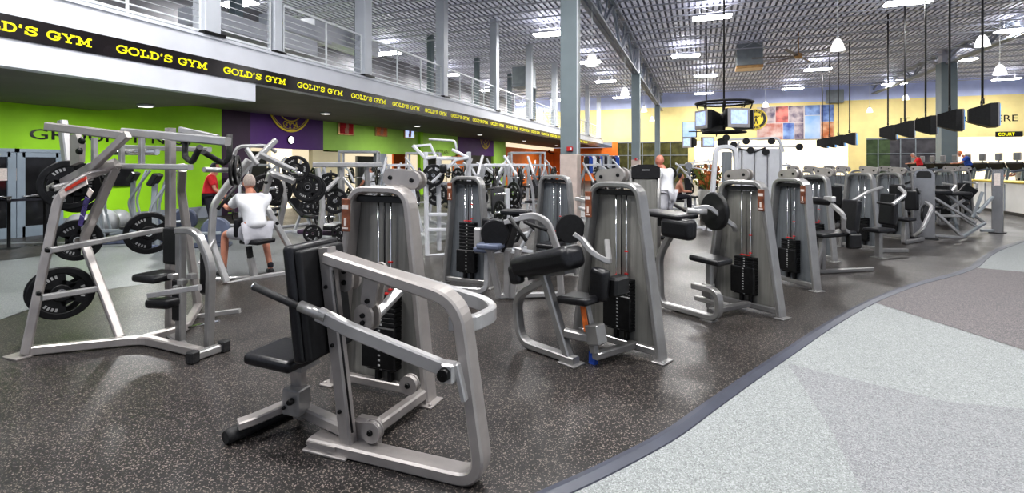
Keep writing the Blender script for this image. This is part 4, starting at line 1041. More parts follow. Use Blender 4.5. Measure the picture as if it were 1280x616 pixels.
# seated man, seen from behind, reaching forward to the grips
fdir = V((-.83, .35, 0)).normalized(); rgt = V((fdir.y, -fdir.x, 0))
seat = P(320, 297, 7.3); zs = seat.z
pel = V((seat.x, seat.y, zs + .10)); ch_ = pel + fdir * .13 + V((0, 0, .38)); nk = ch_ + fdir * .07 + V((0, 0, .17)); hd = nk + fdir * .07 + V((0, 0, .13))
J = dict(pelvis=pel, chest=ch_, neck=nk, head=hd)
for s, sg in (('L', -1), ('R', 1)):
    J['sh' + s] = ch_ + rgt * sg * .20 + V((0, 0, .09)); J['el' + s] = J['sh' + s] + fdir * .24 + V((0, 0, -.16)) + rgt * sg * .04
    J['wr' + s] = J['el' + s] + fdir * .22 + V((0, 0, .04))
    J['hp' + s] = pel + rgt * sg * .11 + V((0, 0, -.02)) + fdir * .05
    J['kn' + s] = J['hp' + s] + fdir * .40 + rgt * sg * .16 + V((0, 0, -.04))
    J['an' + s] = V((J['kn' + s].x, J['kn' + s].y, .09)) + fdir * (.05 if sg < 0 else -.28)
    J['foot' + s] = fdir + rgt * sg * .2
person('grey haired man in white t-shirt seated with his back turned, arms reaching forward', J, pel, face=fdir)
def standing(label, px, d, face, hgt=1.78, **kw):
    g = P(px, 206, d); b0 = V((g.x, g.y, 0)); k = hgt / 1.75; f = V(face).normalized(); r = V((f.y, -f.x, 0)); Z = V((0, 0, 1))
    lean = kw.pop('lean', .03); arm = kw.pop('arm', .1); walk = kw.pop('walk', 0.0); z0 = kw.pop('z0', 0)
    b0 = b0 + Z * z0
    J = dict(pelvis=b0 + Z * .96 * k, chest=b0 + Z * 1.30 * k + f * lean, neck=b0 + Z * 1.49 * k + f * lean * 1.8, head=b0 + Z * 1.63 * k + f * (lean * 3 + .02))
    for s, sg in (('L', -1), ('R', 1)):
        J['sh' + s] = b0 + Z * 1.42 * k + r * sg * .19 + f * lean; J['el' + s] = J['sh' + s] + V((0, 0, -.27)) + r * sg * .05 + f * arm * .8
        J['wr' + s] = J['el' + s] + V((0, 0, -.20 + arm * .7)) + f * (.06 + arm)
        J['hp' + s] = b0 + Z * .92 * k + r * sg * .10; J['kn' + s] = b0 + Z * .50 * k + r * sg * .11 + f * (.05 + sg * walk); J['an' + s] = b0 + Z * .09 + r * sg * .12 + f * (-.02 + sg * walk * 1.6)
        J['foot' + s] = f
    return person(label, J, b0, face=f, **kw)
standing('bald man in a long white t-shirt standing beside the dark capped cable tower', 834, 11.2, (-.85, .5, 0), hgt=1.86, skin='skin_b', hair='skin_b', legs='shorts', longshirt=.22, lean=.06, fingers=False)
standing('person in a red top standing behind the seated man\'s machine', 262, 11.5, (.6, .7, 0), hgt=1.68, top='red_cloth', legs='dark_cloth', hair='dark_cloth', short=False, fingers=False)
standing('person in a white shirt far behind the first weight stack machine', 464, 15.5, (-1, .2, 0), hgt=1.68, legs='shirt_white', hair='hair_grey', short=False, fingers=False)
# shirtless man seated far back
g = P(846, 206, 17.5); pel = V((g.x, g.y, .55)); fdir = V((.9, .2, 0)).normalized(); rgt = V((fdir.y, -fdir.x, 0)); ch_ = pel + fdir * .10 + V((0, 0, .36)); nk = ch_ + V((0, 0, .18)) + fdir * .04; J = dict(pelvis=pel, chest=ch_, neck=nk, head=nk + V((0, 0, .14)))
for s, sg in (('L', -1), ('R', 1)):
    J['sh' + s] = ch_ + rgt * sg * .2 + V((0, 0, .08)); J['el' + s] = J['sh' + s] + V((0, 0, -.26)) + fdir * .08; J['wr' + s] = J['el' + s] + fdir * .2
    J['hp' + s] = pel + rgt * sg * .1; J['kn' + s] = J['hp' + s] + fdir * .42; J['an' + s] = V((J['kn' + s].x, J['kn' + s].y, .09)); J['foot' + s] = fdir
person('shirtless person in dark trousers seated by the olive glass doors', J, pel, legs='dark_cloth', hair='dark_cloth', short=False, shirtless=True, face=fdir, fingers=False)
pad('bench_seat', (pel.x, pel.y, .40), (.5, .5, .08), None); bpy.data.objects['bench_seat'].name = 'stool'; st = bpy.data.objects['stool']; tag(st, 'low black seat under the shirtless person', 'seat')
# ================================================================== WALL GRAPHICS, DOORS
def wall_text(name, s, X, px0, px1, py, m, label, cap=None, Z=None, cat='lettering', bold=.012):
    y0, y1 = yat(px0, X), yat(px1, X); z = Z if Z is not None else PXp((px0 + px1) / 2, py, X).z
    t = thing(name, (X + .012, y0, z), 0, label, cat); size = cap / .7
    o = text_obj('letters', s, m, Matrix(), 1.0, parent=None, bold=bold); wd = max(v.co.x for v in o.data.vertices)
    o.data.transform(frame_left(0, 0, 0) @ Matrix.Diagonal(((y1 - y0) / wd, size, 1, 1))); o.parent = t
    return t
wall_text('wall_lettering', 'GROUP FITNESS', XW, 35, 238, 176, 'bolt', 'dark GROUP FITNESS lettering on the lime green wall', cap=.24, Z=PXp(50, 174, XW).z, bold=.004)
wall_text('wall_lettering', 'CYCLE', XW + .02, 684, 722, 190, 'bolt', 'dark CYCLE lettering on the orange wall, partly behind the near column', cap=.42, Z=PXp(690, 192, XW).z)
wall_text('wall_lettering', 'ACTRAI', XW + .14, 544, 561, 191, 'plant', 'small dark lettering on the green wall beside the second purple panel', cap=.26, Z=2.3)
# far wall lettering
t = thing('wall_lettering', (xf(1124), YF - .02, PYp(1200, 153, YF).z), 0, 'dark IT ALL STARTS HERE lettering on the yellow far wall', 'lettering')
o = text_obj('letters', 'IT ALL STARTS HERE', 'bolt', Matrix(), 1.0); wd = max(v.co.x for v in o.data.vertices); o.data.transform(frame_far(0, 0, 0) @ Matrix.Diagonal(((xf(1272) - xf(1124)) / wd, .75, 1, 1))); o.parent = t
for (a, c, y, s, lb) in ((994, 1024, 172, 'COURT 2', 'black COURT 2 sign with yellow text under the photo mural'), (1244, 1278, 168, 'COURT', 'black court sign with yellow text on the right part of the yellow wall')):
    z = PYp(a, y, YF).z; L_ = xf(c) - xf(a)
    t = thing('court_sign', (xf(a), YF - .03, z), 0, lb, 'sign'); b = MB(); b.box((L_ / 2, 0, 0), (L_, .06, .42), bev=.01); b.out('panel', 'black', t)
    o = text_obj('letters', s, 'yellow_text', Matrix(), 1.0, bold=.02); wd = max(v.co.x for v in o.data.vertices); o.data.transform(frame_far(.15, -.035, -.12) @ Matrix.Diagonal(((L_ - .3) * (1 if '2' in s else .75) / wd, .36, 1, 1))); o.parent = t
def emblem(name, mt, R, mring, mback, label, cat='emblem', half=False):
    t = bpy.data.objects.new(name, None); COL.objects.link(t); t.matrix_world = mt; tag(t, label, cat)
    def ring(r0, r1, z):
        b = MB(); n = 48; a = [b.bm.verts.new((r0 * math.cos(2 * PI * k / n), r0 * math.sin(2 * PI * k / n), z)) for k in range(n)]; c = [b.bm.verts.new((r1 * math.cos(2 * PI * k / n), r1 * math.sin(2 * PI * k / n), z)) for k in range(n)]
        for k in range(n): b.face([a[k], a[(k + 1) % n], c[(k + 1) % n], c[k]])
        return b
    if mback:
        b = MB(); b.lathe([(.001, .03), (R, .03), (R, 0), (.001, 0)], seg=48); b.out('disc', mback, t)
        b = MB(); b.poly([(.60 * R * math.cos(2 * PI * k / 40), .60 * R * math.sin(2 * PI * k / 40), .034) for k in range(40)]); b.out('centre_disc', mring, t)
    ring(R * .93, R * 1.0, .036).out('outer_ring', mring, t); ring(R * .88, R * .90, .036).out('outer_ring', mring, t)
    ring(R * .60, R * .64, .037).out('inner_ring', mring, t)
    b = MB(); rr = R * .68; hh = R * .17
    def arc(text, a_mid, flip):
        ws = [GL[c_][0] for c_ in text]; tot = sum(ws) + .2 * (len(ws) - 1); kx = hh * .95; span = tot * kx / (rr + hh / 2); x = 0
        for c_, w_ in zip(text, ws):
            f0 = (x + w_ / 2) * kx / (rr + hh / 2)
            an = a_mid + (span / 2 - f0 if not flip else -span / 2 + f0)
            m_ = Rz(an - PI / 2) @ T(0, rr, .04) if not flip else Rz(an + PI / 2) @ T(0, -rr - hh, .04)
            for s_ in GL[c_][1]: stroke(b, s_, .22, lambda p, m_=m_, w_=w_: m_ @ V(((p.x - w_ / 2) * kx, p.y * hh, 0)))
            x += w_ + .2
    arc("GOLD'S", PI / 2, False); arc('GYM', -PI / 2, True); b.out('letters', mring, t)
    # plain lifter figure holding a bar
    mf = 'black' if mback else mring; b = MB(); s = R * .5
    f = lambda p: V((p.x * s, p.y * s, .041))
    for st in ([(-.25, -.9), (-.12, -.3), (0, .1), (.12, -.3), (.25, -.9)], [(-.45, .55), (-.2, .3), (0, .25), (.2, .3), (.45, .55)]): stroke(b, st, .17, f)
    stroke(b, [(-1, .6), (1, .6)], .07, f)
    for sx in (-.95, .95): stroke(b, [(sx, .35), (sx, .85)], .16, f)
    b.poly([f(V((.13 * math.cos(k * PI / 6), .48 + .15 * math.sin(k * PI / 6), 0))) for k in range(12)]); b.out('figure', mf, t)
    return t
c = PYp(945, 149, YF - .12); emblem('wall_emblem', frame_far(c.x, YF - .12, c.z), 12.6 * 47.5 / 630, 'gold', 'black', 'round black and gold gym emblem beside the photo mural')
c = PXp(362, 142, XW); emblem('wall_emblem', frame_left(XW + .01, c.y, 3.98), 1.1, 'gold', None, 'gold outline gym emblem on the purple wall, cut by the soffit')
c = PXp(606, 176, XW); emblem('wall_emblem', frame_left(XW + .02, c.y, c.z + .35), .95, 'gold', None, 'smaller gold gym emblem on the second, distant purple wall')
c = PXp(363, 175, XW); t = bpy.data.objects.new('wall_clock', None); COL.objects.link(t); t.matrix_world = frame_left(XW + .01, c.y, c.z); tag(t, 'round white wall clock on the purple wall', 'clock')
MB().lathe([(.001, .03), (.14, .03), (.16, .04), (.17, 0)], seg=24).out('case', 'bolt', t); b = MB(); b.lathe([(.001, .034), (.135, .034)], seg=24); b.out('face', 'pendant_glow', t)
b = MB(); stroke(b, [(0, 0), (.0, .1)], .014, lambda p: p + V((0, 0, .037))); stroke(b, [(0, 0), (.06, -.03)], .016, lambda p: p + V((0, 0, .037))); b.out('hands', 'black', t)
# framed pictures on green wall
for px, py, w_, h_, m, lb in ((432, 160, 20, 18, 'red_cloth', 'framed red picture on the green wall, nearest the purple panel'), (476, 163, 15, 15, 'orange_tag', 'framed orange picture on the green wall, middle of three'), (511, 167, 13, 12, 'screen', 'framed pale blue picture on the green wall, farthest of three')):
    c = PXp(px, py, XW); y0, y1 = yat(px - w_ / 2, XW), yat(px + w_ / 2, XW); hh = PXp(px, py - h_ / 2, XW).z - PXp(px, py + h_ / 2, XW).z
    t = thing('framed_picture', (XW + .03, c.y, c.z), 0, lb, 'picture'); MB().box((0, 0, 0), (.05, y1 - y0, hh), bev=.01).out('frame', 'bronze', t)
    b = MB(); b.box((.03, 0, 0), (.006, (y1 - y0) * .82, hh * .82)); b.out('print', m, t)
    b = MB(); b.ball((.034, .04, hh * .12), .12, (.05, 1, 1.2), 10); b.box((.034, .0, -hh * .2), (.006, .25, hh * .35)); b.out('print_shape', 'skin', t)
# photo mural on the far wall
t = thing('photo_mural', (xf(946), YF - .06, PYp(946, 175, YF).z), 0, 'collage of colourful sports photographs on the yellow far wall', 'mural')
x0, x1 = 0, xf(1042) - xf(946); z1 = PYp(990, 133, YF).z - PYp(990, 175, YF).z
mat('mur_a', (.45, .16, .12), .5, 0, 1.2, .5, col2=(.75, .6, .55)); mat('mur_b', (.04, .08, .30), .5, 0, 1.0, .5, col2=(.35, .5, .8)); mat('mur_c', (.09, .07, .13), .5, 0, 1.4, .5, col2=(.6, .5, .5)); mat('mur_d', (.12, .02, .03), .5, 0, 1.1, .5, col2=(.9, .25, .2)); mat('mur_e', (.5, .15, .05), .5, 0, 1.3, .4, col2=(.8, .5, .3)); mat('mur_f', (.25, .45, .75), .5, 0, .6, .3, col2=(.6, .7, .9))
tiles = [(.05, .25, .5, 1, 'mur_c'), (.0, .35, 0, .5, 'mur_a'), (.25, .42, .5, 1, 'mur_d'), (.42, .62, .5, 1, 'mur_c'), (.35, .5, 0, .5, 'mur_b'), (.5, .62, 0, .5, 'mur_c'), (.63, .83, .7, 1, 'mur_b'), (.63, .83, 0, .7, 'mur_f'), (.84, 1, .5, 1, 'mur_b'), (.84, 1, 0, .5, 'mur_e')]
b = MB(); b.box((x1 / 2, .01, z1 / 2), (x1, .04, z1)); b.out('backing', 'sticker_white', t)
for a, c_, e, f_, m in tiles: MB().box(((a + c_) / 2 * x1, -.015, (e + f_) / 2 * z1), ((c_ - a) * x1 * .97, .02, (f_ - e) * z1 * .96)).out('photo_tile', m, t)
t = thing('wall_picture', (xf(853), YF - .03, PYp(853, 172, YF).z), 0, 'pale blue picture panel left of the hanging television cluster', 'picture')
w_ = xf(871) - xf(853); h_ = PYp(860, 152, YF).z - PYp(860, 172, YF).z; MB().box((w_ / 2, 0, h_ / 2), (w_, .05, h_)).out('frame', 'blue_grey', t); MB().box((w_ / 2, -.03, h_ / 2), (w_ * .94, .02, h_ * .92)).out('print', 'mur_f', t)
# double doors at the far left
for n_, (a, c_) in enumerate(((-40, 19), (20, 78))):
    y0, y1 = yat(a, XW), yat(c_, XW)
    b = MB(); st = .15
    for yy in (y0 + st / 2, y1 - st / 2): b.box((XW, yy, ZDR / 2), (.08, st, ZDR))
    for zz, hh in ((ZDR - .06, .12), (.12, .24)): b.box((XW, (y0 + y1) / 2, zz), (.08, y1 - y0 - .2, hh))
    b.box((XW, (y0 + y1) / 2, ZDR + .03), (.12, y1 - y0 + .1, .08))
    d_ = b.out('door_1' if n_ == 0 else 'door_2', 'door_frame', kind='structure')
    MB().box((XW - .01, (y0 + y1) / 2, ZDR / 2 + .05), (.02, y1 - y0 - .28, ZDR - .3)).out('glass_pane', 'glass_dark', d_)
    b = MB(); yh = y1 - .25 if n_ == 0 else y0 + .25; b.tube([(XW + .04, yh, .95), (XW + .10, yh, .95), (XW + .10, yh + (-.3 if n_ == 0 else .3), .95)], .018, r=.02, seg=8); b.tube([(XW + .07, y0 + .1, .93), (XW + .07, y1 - .1, .93)], .022, seg=8); b.out('push_bar', 'steel_brushed', d_)
wseg(-1, yat(-40, XW), 0, ZDR, 'lime')
# notice on door pane, dark window on the green wall
c = PXp(8, 218, XW + .01); b = MB(); b.box((XW + .025, c.y, c.z), (.01, .5, .28)); o = b.out('door_notice', 'sticker_white'); tag(o, 'white paper notice on the glass of the left door', 'notice')
c0, c1 = PXp(140, 205, XW), PXp(165, 232, XW); t = thing('wall_screen', (XW + .04, (c0.y + c1.y) / 2, (c0.z + c1.z) / 2), 0, 'black flat screen on the green wall behind the pulldown machine', 'television')
MB().box((0, 0, 0), (.08, c1.y - c0.y, c0.z - c1.z), bev=.015).out('case', 'black', t); MB().box((.042, 0, 0), (.01, (c1.y - c0.y) * .93, (c0.z - c1.z) * .9)).out('panel', 'glass_dark', t)
# belt posts by the door
for i, (px, py) in enumerate(((11, 297), (56, 292))):
    g = G(px, py + 14); t = thing('belt_post', g, 0, 'black belt barrier post by the doors, ' + ('left of the two' if i == 0 else 'right of the two'), 'barrier post')
    MB().lathe([(.001, .03), (.05, .028), (.17, .012), (.17, 0), (.001, 0)], seg=20).out('base', 'black', t); MB().lathe([(.001, 1.0), (.035, 1.0), (.035, .9), (.028, .9), (.028, .02)], seg=14).out('pole', 'black', t)
g0, g1_ = G(11, 311), G(56, 306); b = MB(); b.rect([g0 + V((0, 0, .95)), g1_ + V((0, 0, .95))], .05, .004, n=(1, 1, 0)); b.rect([g0 + V((0, 0, .95)), P(-60, 240, 9.6)], .05, .004, n=(1, 1, 0)); o = b.out('barrier_belt', 'dark_cloth'); tag(o, 'dark belt strung between the two barrier posts by the doors', 'belt')
# ================================================================== HANGING TELEVISIONS
def tv_unit(t, face=0, s=1.0, screen='screen'):
    """tube television; screen faces local -Y"""
    poly = [(-.42, -.30), (.42, -.30), (.42, -.14), (.24, .32), (-.24, .32), (-.42, -.14)]
    b = MB(); lo = [b.bm.verts.new((x * s, y * s, -.34 * s + (.17 * s if y > 0 else 0))) for x, y in poly]; hi = [b.bm.verts.new((x * s, y * s, .34 * s - (.13 * s if y > .2 else 0))) for x, y in poly]
    b.face(lo[::-1]); b.face(hi)
    for i in range(6): b.face([lo[i], lo[(i + 1) % 6], hi[(i + 1) % 6], hi[i]])
    b.out('case', 'black', t)
    b = MB(); b.box((0, -.315 * s, 0), (.86 * s, .05 * s, .70 * s), bev=.02 * s); b.out('bezel', 'tv_bezel', t)
    b = MB(); b.box((0, -.345 * s, .03 * s), (.64 * s, .012, .50 * s), bev=.004); b.out('screen', screen, t)
TVL = [(1228, 145, 15.0, 'nearest of the hanging black televisions, far right'), (1187, 151, 16.6, 'second nearest hanging television, in front of the broad column'), (1157, 157, 19.0, 'third nearest hanging television, just left of the broad column'), (1131, 162, 21.2, 'fourth nearest hanging television in the right row'), (1110, 166, 23.6, 'fifth hanging television, leftmost of the larger five'),
       (1062, 174, 28.5, 'small hanging television, rightmost of the distant four'), (1048, 176, 30.5, 'second from right of the four distant hanging televisions'), (1037, 178, 32.6, 'third from right of the four distant hanging televisions'), (1028, 179, 34.5, 'leftmost of the four distant hanging televisions')]
mat('screen_edge', (.05, .2, .4), .3, 0, 9, .4, emit=(.15, .45, .9), estr=.7)
for i, (px, py, d, lb) in enumerate(TVL):
    p = P(px, py, d)
    if i == 0:
        t = thing('hanging_television', p, 1.25, lb, 'television', 'hanging televisions over the cardio area'); tv_unit(t, s=1.0, screen='screen_edge')
        MB().box((0, -.352, .0), (.80, .008, .62)).out('screen_glow', 'screen_edge', t)
        b = MB(); b.tube([(-.34, 0, .33), (-.34, 0, .48), (.34, 0, .48), (.34, 0, .33)], .022, r=.04, seg=8); b.box((0, 0, .36), (.7, .05, .03)); b.out('bracket', 'black', t)
        MB().tube([(0, 0, .47), (0, 0, 1.47)], .03, seg=10).out('pole', 'black', t); tv0 = t
        t.rotation_euler.x = .0
    else: t = copy_thing(tv0, p, 1.25, lb, 'hanging televisions over the cardio area')
    for ch in kids(t):
        if ch.name.startswith('pole'): k = (ZD - .05 - p.z - .47); ch.scale = (1, 1, k); ch.location = (0, 0, .47 - .47 * k)
# central cluster with ring
cc = P(905, 150, 15.5)
t = thing('television_ring', (cc.x, cc.y, cc.z), 0, 'round black hanger ring and pole carrying the central television cluster', 'tv mount')
b = MB(); b.tube([(.82 * math.cos(k * PI / 18), .82 * math.sin(k * PI / 18), .52) for k in range(36)], .035, seg=8, closed=True); b.out('ring', 'black', t)
b = MB(); b.tube([(-.82, 0, .52), (.82, 0, .52)], .03, seg=8); b.tube([(0, -.82, .52), (0, .82, .52)], .03, seg=8); b.out('spokes', 'black', t)
MB().tube([(0, 0, .50), (0, 0, ZD - cc.z)], .026, seg=10).out('pole', 'black', t)
b = MB()
for k in range(8): a = k * PI / 4; b.tube([(.80 * math.cos(a), .80 * math.sin(a), .52), (.74 * math.cos(a), .74 * math.sin(a), .32)], .02, seg=6)
b.out('hanger', 'black', t)
b = MB(); b.tube([(.62 * math.cos(k * PI / 12), .62 * math.sin(k * PI / 12), -.38) for k in range(24)], .03, seg=6, closed=True); b.tube([(0, 0, .5), (0, 0, -.38)], .04); b.tube([(-.62, 0, -.38), (.62, 0, -.38)], .03); b.out('lower_ring', 'black', t)
for a, lb in ((A + .16, 'television in the ring cluster facing the camera, grey frame with lit screen'), (A + .16 - PI / 2, 'television in the ring cluster turned left, screen seen at an angle'), (A + .16 + PI / 2, 'television in the ring cluster turned right, seen from its edge'), (A + .16 + PI, 'television in the ring cluster facing away from the camera')):
    d_ = V((math.sin(a), -math.cos(a), 0)); p = cc + d_ * .50; q = thing('ring_television', p, a, lb, 'television', 'televisions on the round ceiling mount'); tv_unit(q, s=.82)
cc2 = P(883, 178, 27)
t = thing('television_cluster_mount', cc2, 0, 'smaller distant television mount below the ring cluster', 'tv mount')
b = MB(); b.tube([(-.9, 0, .6), (.9, 0, .6)], .03, seg=6); b.tube([(-.5, 0, .6), (-.5, 0, .3)], .03, seg=6); b.tube([(.5, 0, .6), (.5, 0, .3)], .03, seg=6); b.tube([(0, .3, .6), (0, .3, ZD - cc2.z)], .04, seg=6); b.out('bracket', 'black', t)
for dx, a, lb in ((0, A, 'small distant television with white screen under the ring cluster'), (-.8, A - 1.2, 'small distant television turned left under the ring cluster'), (.8, A + 1.2, 'small distant television turned right under the ring cluster')):
    q = thing('cluster_television', cc2 + V((dx, .2 * abs(dx), 0)), a, lb, 'television', 'televisions of the distant cluster'); tv_unit(q, s=.8)
# ================================================================== BACKGROUND GYM EQUIPMENT
GB = 'pale plate loaded machines in the background'
def press_proto(t, v=0):
    m = 'white_paint'
    for sx in (-1, 1):
        MB().rect([(sx * .45, .55, .03), (sx * .38, .40, 1.0), (sx * .25, .15, 1.65)], .07, .07, n=(1, 0, 0), r=.1).out('upright', m, t)
        MB().rect([(sx * .45, .6, .03), (sx * .30, -.1, .03), (0, -.75, .03)], .06, .06, r=.1).out('base_rail', m, t)
        if v == 0: MB().rect([(sx * .25, .35, 1.70), (sx * .35, -.05, 1.50), (sx * .36, -.45, 1.12)], .055, .055, r=.1).out('lever_arm', m, t)
        else: MB().rect([(sx * .25, .55, 1.85), (sx * .42, .05, 1.45), (sx * .5, .35, 1.15)], .055, .055, r=.05).out('lever_arm', m, t)
        b = MB(); b.tube([(sx * .36, -.43, 1.13), (sx * .15, -.5, 1.16)], .02, seg=6); b.out('grip', 'rubber', t)
        b = MB(); b.tube([(sx * .38, .25, 1.35), (sx * .66, .25, 1.35)], .025, seg=8); b.tube([(sx * .44, .45, .75), (sx * .66, .45, .75)], .025, seg=8); b.out('plate_peg', 'chrome', t)
    MB().rect([(-.26, .18, 1.64), (.26, .18, 1.64)], .07, .07).out('top_rail', m, t)
    MB().rect([(0, -.35, .05), (0, -.3, .48)], .07, .07, n=(1, 0, 0)).out('seat_post', m, t)
    pad('seat', (0, -.3, .50), (.30, .40, .07), t); pad('backrest', (0, .0, .88), (.30, .08, .6), t, Matrix.Rotation(-.2, 3, 'X'))
def rack_proto(t):
    m = 'white_paint'
    for sx in (-1, 1):
        for sy in (-1, 1): MB().rect([(sx * .6, sy * .55, 0), (sx * .6, sy * .55, 2.1)], .07, .07, n=(0, 1, 0)).out('upright', m, t)
        MB().rect([(sx * .6, -.55, 2.08), (sx * .6, .55, 2.08)], .07, .07).out('top_rail', m, t); MB().rect([(sx * .6, -.7, .04), (sx * .6, .7, .04)], .07, .07).out('base_rail', m, t)
        MB().rect([(sx * .6, -.55, 1.0), (sx * .6, .55, 1.0)], .04, .04).out('safety_bar', m, t)
    for y in (-.55, .55): MB().rect([(-.6, y, 2.08), (.6, y, 2.08)], .07, .07).out('cross_rail', m, t)
    MB().rect([(-.6, .55, .2), (.6, .55, .2)], .06, .06).out('cross_rail', m, t)
    b = MB(); b.tube([(-1.05, -.60, 1.25), (1.05, -.60, 1.25)], .015, seg=8); b.out('barbell', 'chrome', t)
def tree_proto(t):
    MB().rect([(0, -.3, .03), (0, .3, .03)], .07, .07).out('base_rail', 'white_paint', t); MB().rect([(-.3, 0, .03), (.3, 0, .03)], .07, .07).out('base_rail', 'white_paint', t)
    MB().rect([(0, 0, 0), (0, 0, 1.2)], .08, .08, n=(0, 1, 0)).out('post', 'white_paint', t)
    b = MB()
    for z in (.35, .75, 1.1): b.tube([(-.28, 0, z), (.28, 0, z)], .025, seg=8)
    b.out('plate_peg', 'chrome', t)
def bench_proto(t):
    MB().rect([(0, -.6, .03), (0, .6, .03)], .06, .06).out('base_rail', 'white_paint', t)
    for y in (-.55, .55): MB().rect([(-.28, y, .03), (.28, y, .03)], .06, .06).out('foot_rail', 'white_paint', t)
    MB().rect([(0, -.4, .03), (0, -.2, .40)], .06, .06, n=(1, 0, 0)).out('leg', 'white_paint', t); MB().rect([(0, .45, .03), (0, .15, .45)], .06, .06, n=(1, 0, 0)).out('leg', 'white_paint', t)
    pad('seat', (0, -.40, .44), (.28, .40, .07), t); pad('backrest', (0, .22, .62), (.28, .80, .07), t, Matrix.Rotation(.5, 3, 'X'))
def ellip_proto(t):
    m = 'duct'
    MB().rect([(-.0, -.8, .05), (0, .7, .05)], .12, .09).out('base_rail', 'blue_grey', t)
    for y in (-.75, .65): MB().rect([(-.3, y, .03), (.3, y, .03)], .07, .06).out('foot_rail', 'blue_grey', t)
    b = MB(); b.lathe([(.001, -.08), (.24, -.08), (.27, -.05), (.27, .05), (.24, .08), (.001, .08)], axis_m((0, .45, .33), (1, 0, 0)), 26); b.out('flywheel_housing', 'blue_grey', t)
    MB().rect([(0, -.55, .05), (0, -.62, .8), (0, -.60, 1.28)], .09, .08, n=(1, 0, 0), r=.1).out('mast', m, t)
    b = MB(); b.box((0, -.60, 1.36), (.36, .10, .26), Matrix.Rotation(-.5, 3, 'X'), bev=.02); b.out('console', 'black', t)
    for sx in (-1, 1):
        MB().rect([(sx * .2, .38 + sx * .2, .30), (sx * .2, -.5, .24 + sx * .06)], .07, .06).out('pedal_arm', m, t)
        pad('pedal', (sx * .2, .0, .33 + sx * .03), (.15, .36, .05), t, None, 'rubber')
        MB().rect([(sx * .24, -.5, .26), (sx * .24, -.62, .8), (sx * .28, -.42 + sx * .1, 1.3), (sx * .26, -.30 + sx * .12, 1.52)], .045, .045, n=(1, 0, 0), r=.12).out('moving_handle', m, t)
def tread_proto(t):
    b = MB(); b.box((0, .2, .10), (.80, 1.9, .12), bev=.03); b.out('deck', 'blue_grey', t)
    b = MB(); b.box((0, .2, .165), (.52, 1.8, .012)); b.out('belt', 'rubber', t)
    b = MB(); b.box((0, -.70, .20), (.8, .4, .18), bev=.05); b.out('motor_cover', 'duct', t)
    for sx in (-1, 1):
        MB().rect([(sx * .38, -.45, .12), (sx * .38, -.62, 1.12)], .10, .06, n=(1, 0, 0)).out('upright', 'column_grey', t)
        MB().rect([(sx * .38, -.6, 1.05), (sx * .38, -.05, .95)], .06, .05, n=(1, 0, 0)).out('handrail', 'blue_grey', t)
    b = MB(); b.box((0, -.62, 1.18), (.86, .10, .40), Matrix.Rotation(-.45, 3, 'X'), bev=.03); b.out('console', 'black', t)
    b = MB(); b.box((0, -.66, 1.62), (.38, .06, .34), bev=.02); b.out('screen_case', 'tv_bezel', t)
    MB().rect([(0, -.65, 1.3), (0, -.66, 1.5)], .06, .04, n=(1, 0, 0)).out('screen_stem', 'duct', t)
    b = MB(); b.box((0, -.625, 1.62), (.32, .012, .28)); b.out('screen', 'shroud_far', t)
PR = {}
def spawn(kind, px, d, rz, label, group=None, cat='exercise machine', z=0, **kw):
    g = P(px, 206, d); loc_ = V((g.x, g.y, z)); nm = {'press': 'plate_loaded_press', 'lever': 'plate_loaded_lever_machine', 'rack': 'power_rack', 'tree': 'plate_tree', 'bench': 'incline_bench', 'ellip': 'elliptical_trainer', 'tread': 'treadmill'}[kind]
    if kind not in PR:
        t = thing(nm, loc_, rz, label, cat, group); {'press': press_proto, 'lever': lambda q: press_proto(q, 1), 'rack': rack_proto, 'tree': tree_proto, 'bench': bench_proto, 'ellip': ellip_proto, 'tread': tread_proto}[kind](t); PR[kind] = t
    else: t = copy_thing(PR[kind], loc_, rz, label, group)
    t['category'] = cat
    # plates on the pegs
    R_ = Rz(rz); pg_ = {'press': [(-.56, .25, 1.35), (.56, .25, 1.35), (-.56, .45, .75), (.58, .45, .75)], 'lever': [(-.56, .25, 1.35), (.56, .25, 1.35), (.56, .45, .75)], 'tree': [(-.16, 0, .35), (.16, 0, .35), (-.16, 0, .75), (.16, 0, .75), (.15, 0, 1.1)], 'rack': [(-.85, -.6, 1.25), (.85, -.6, 1.25)]}.get(kind, [])
    for q in pg_:
        rr = .225 if q[2] > .6 else .2
        plate(loc_ + R_ @ V(q), R_ @ V((1, 0, 0)), PLB.get(kind), R=rr, group='plates on the ' + nm.replace('_', ' ') + 's')
    return t
PLB = {'press': 'black plate on a peg of a pale plate loaded press in the background', 'lever': 'black plate on a peg of a pale lever machine in the background', 'tree': 'black plate stored on a pale plate tree in the background', 'rack': 'black plate on the barbell of a pale power rack in the background'}
def auto(kind, px, d, rz, k):
    base = {'press': 'pale plate loaded press', 'lever': 'pale slanting lever machine', 'rack': 'white square framed power rack', 'tree': 'pale plate tree with black plates', 'bench': 'black incline bench on pale legs'}[kind]
    return spawn(kind, px, d, rz, base + ' ' + k, cat='exercise machine')
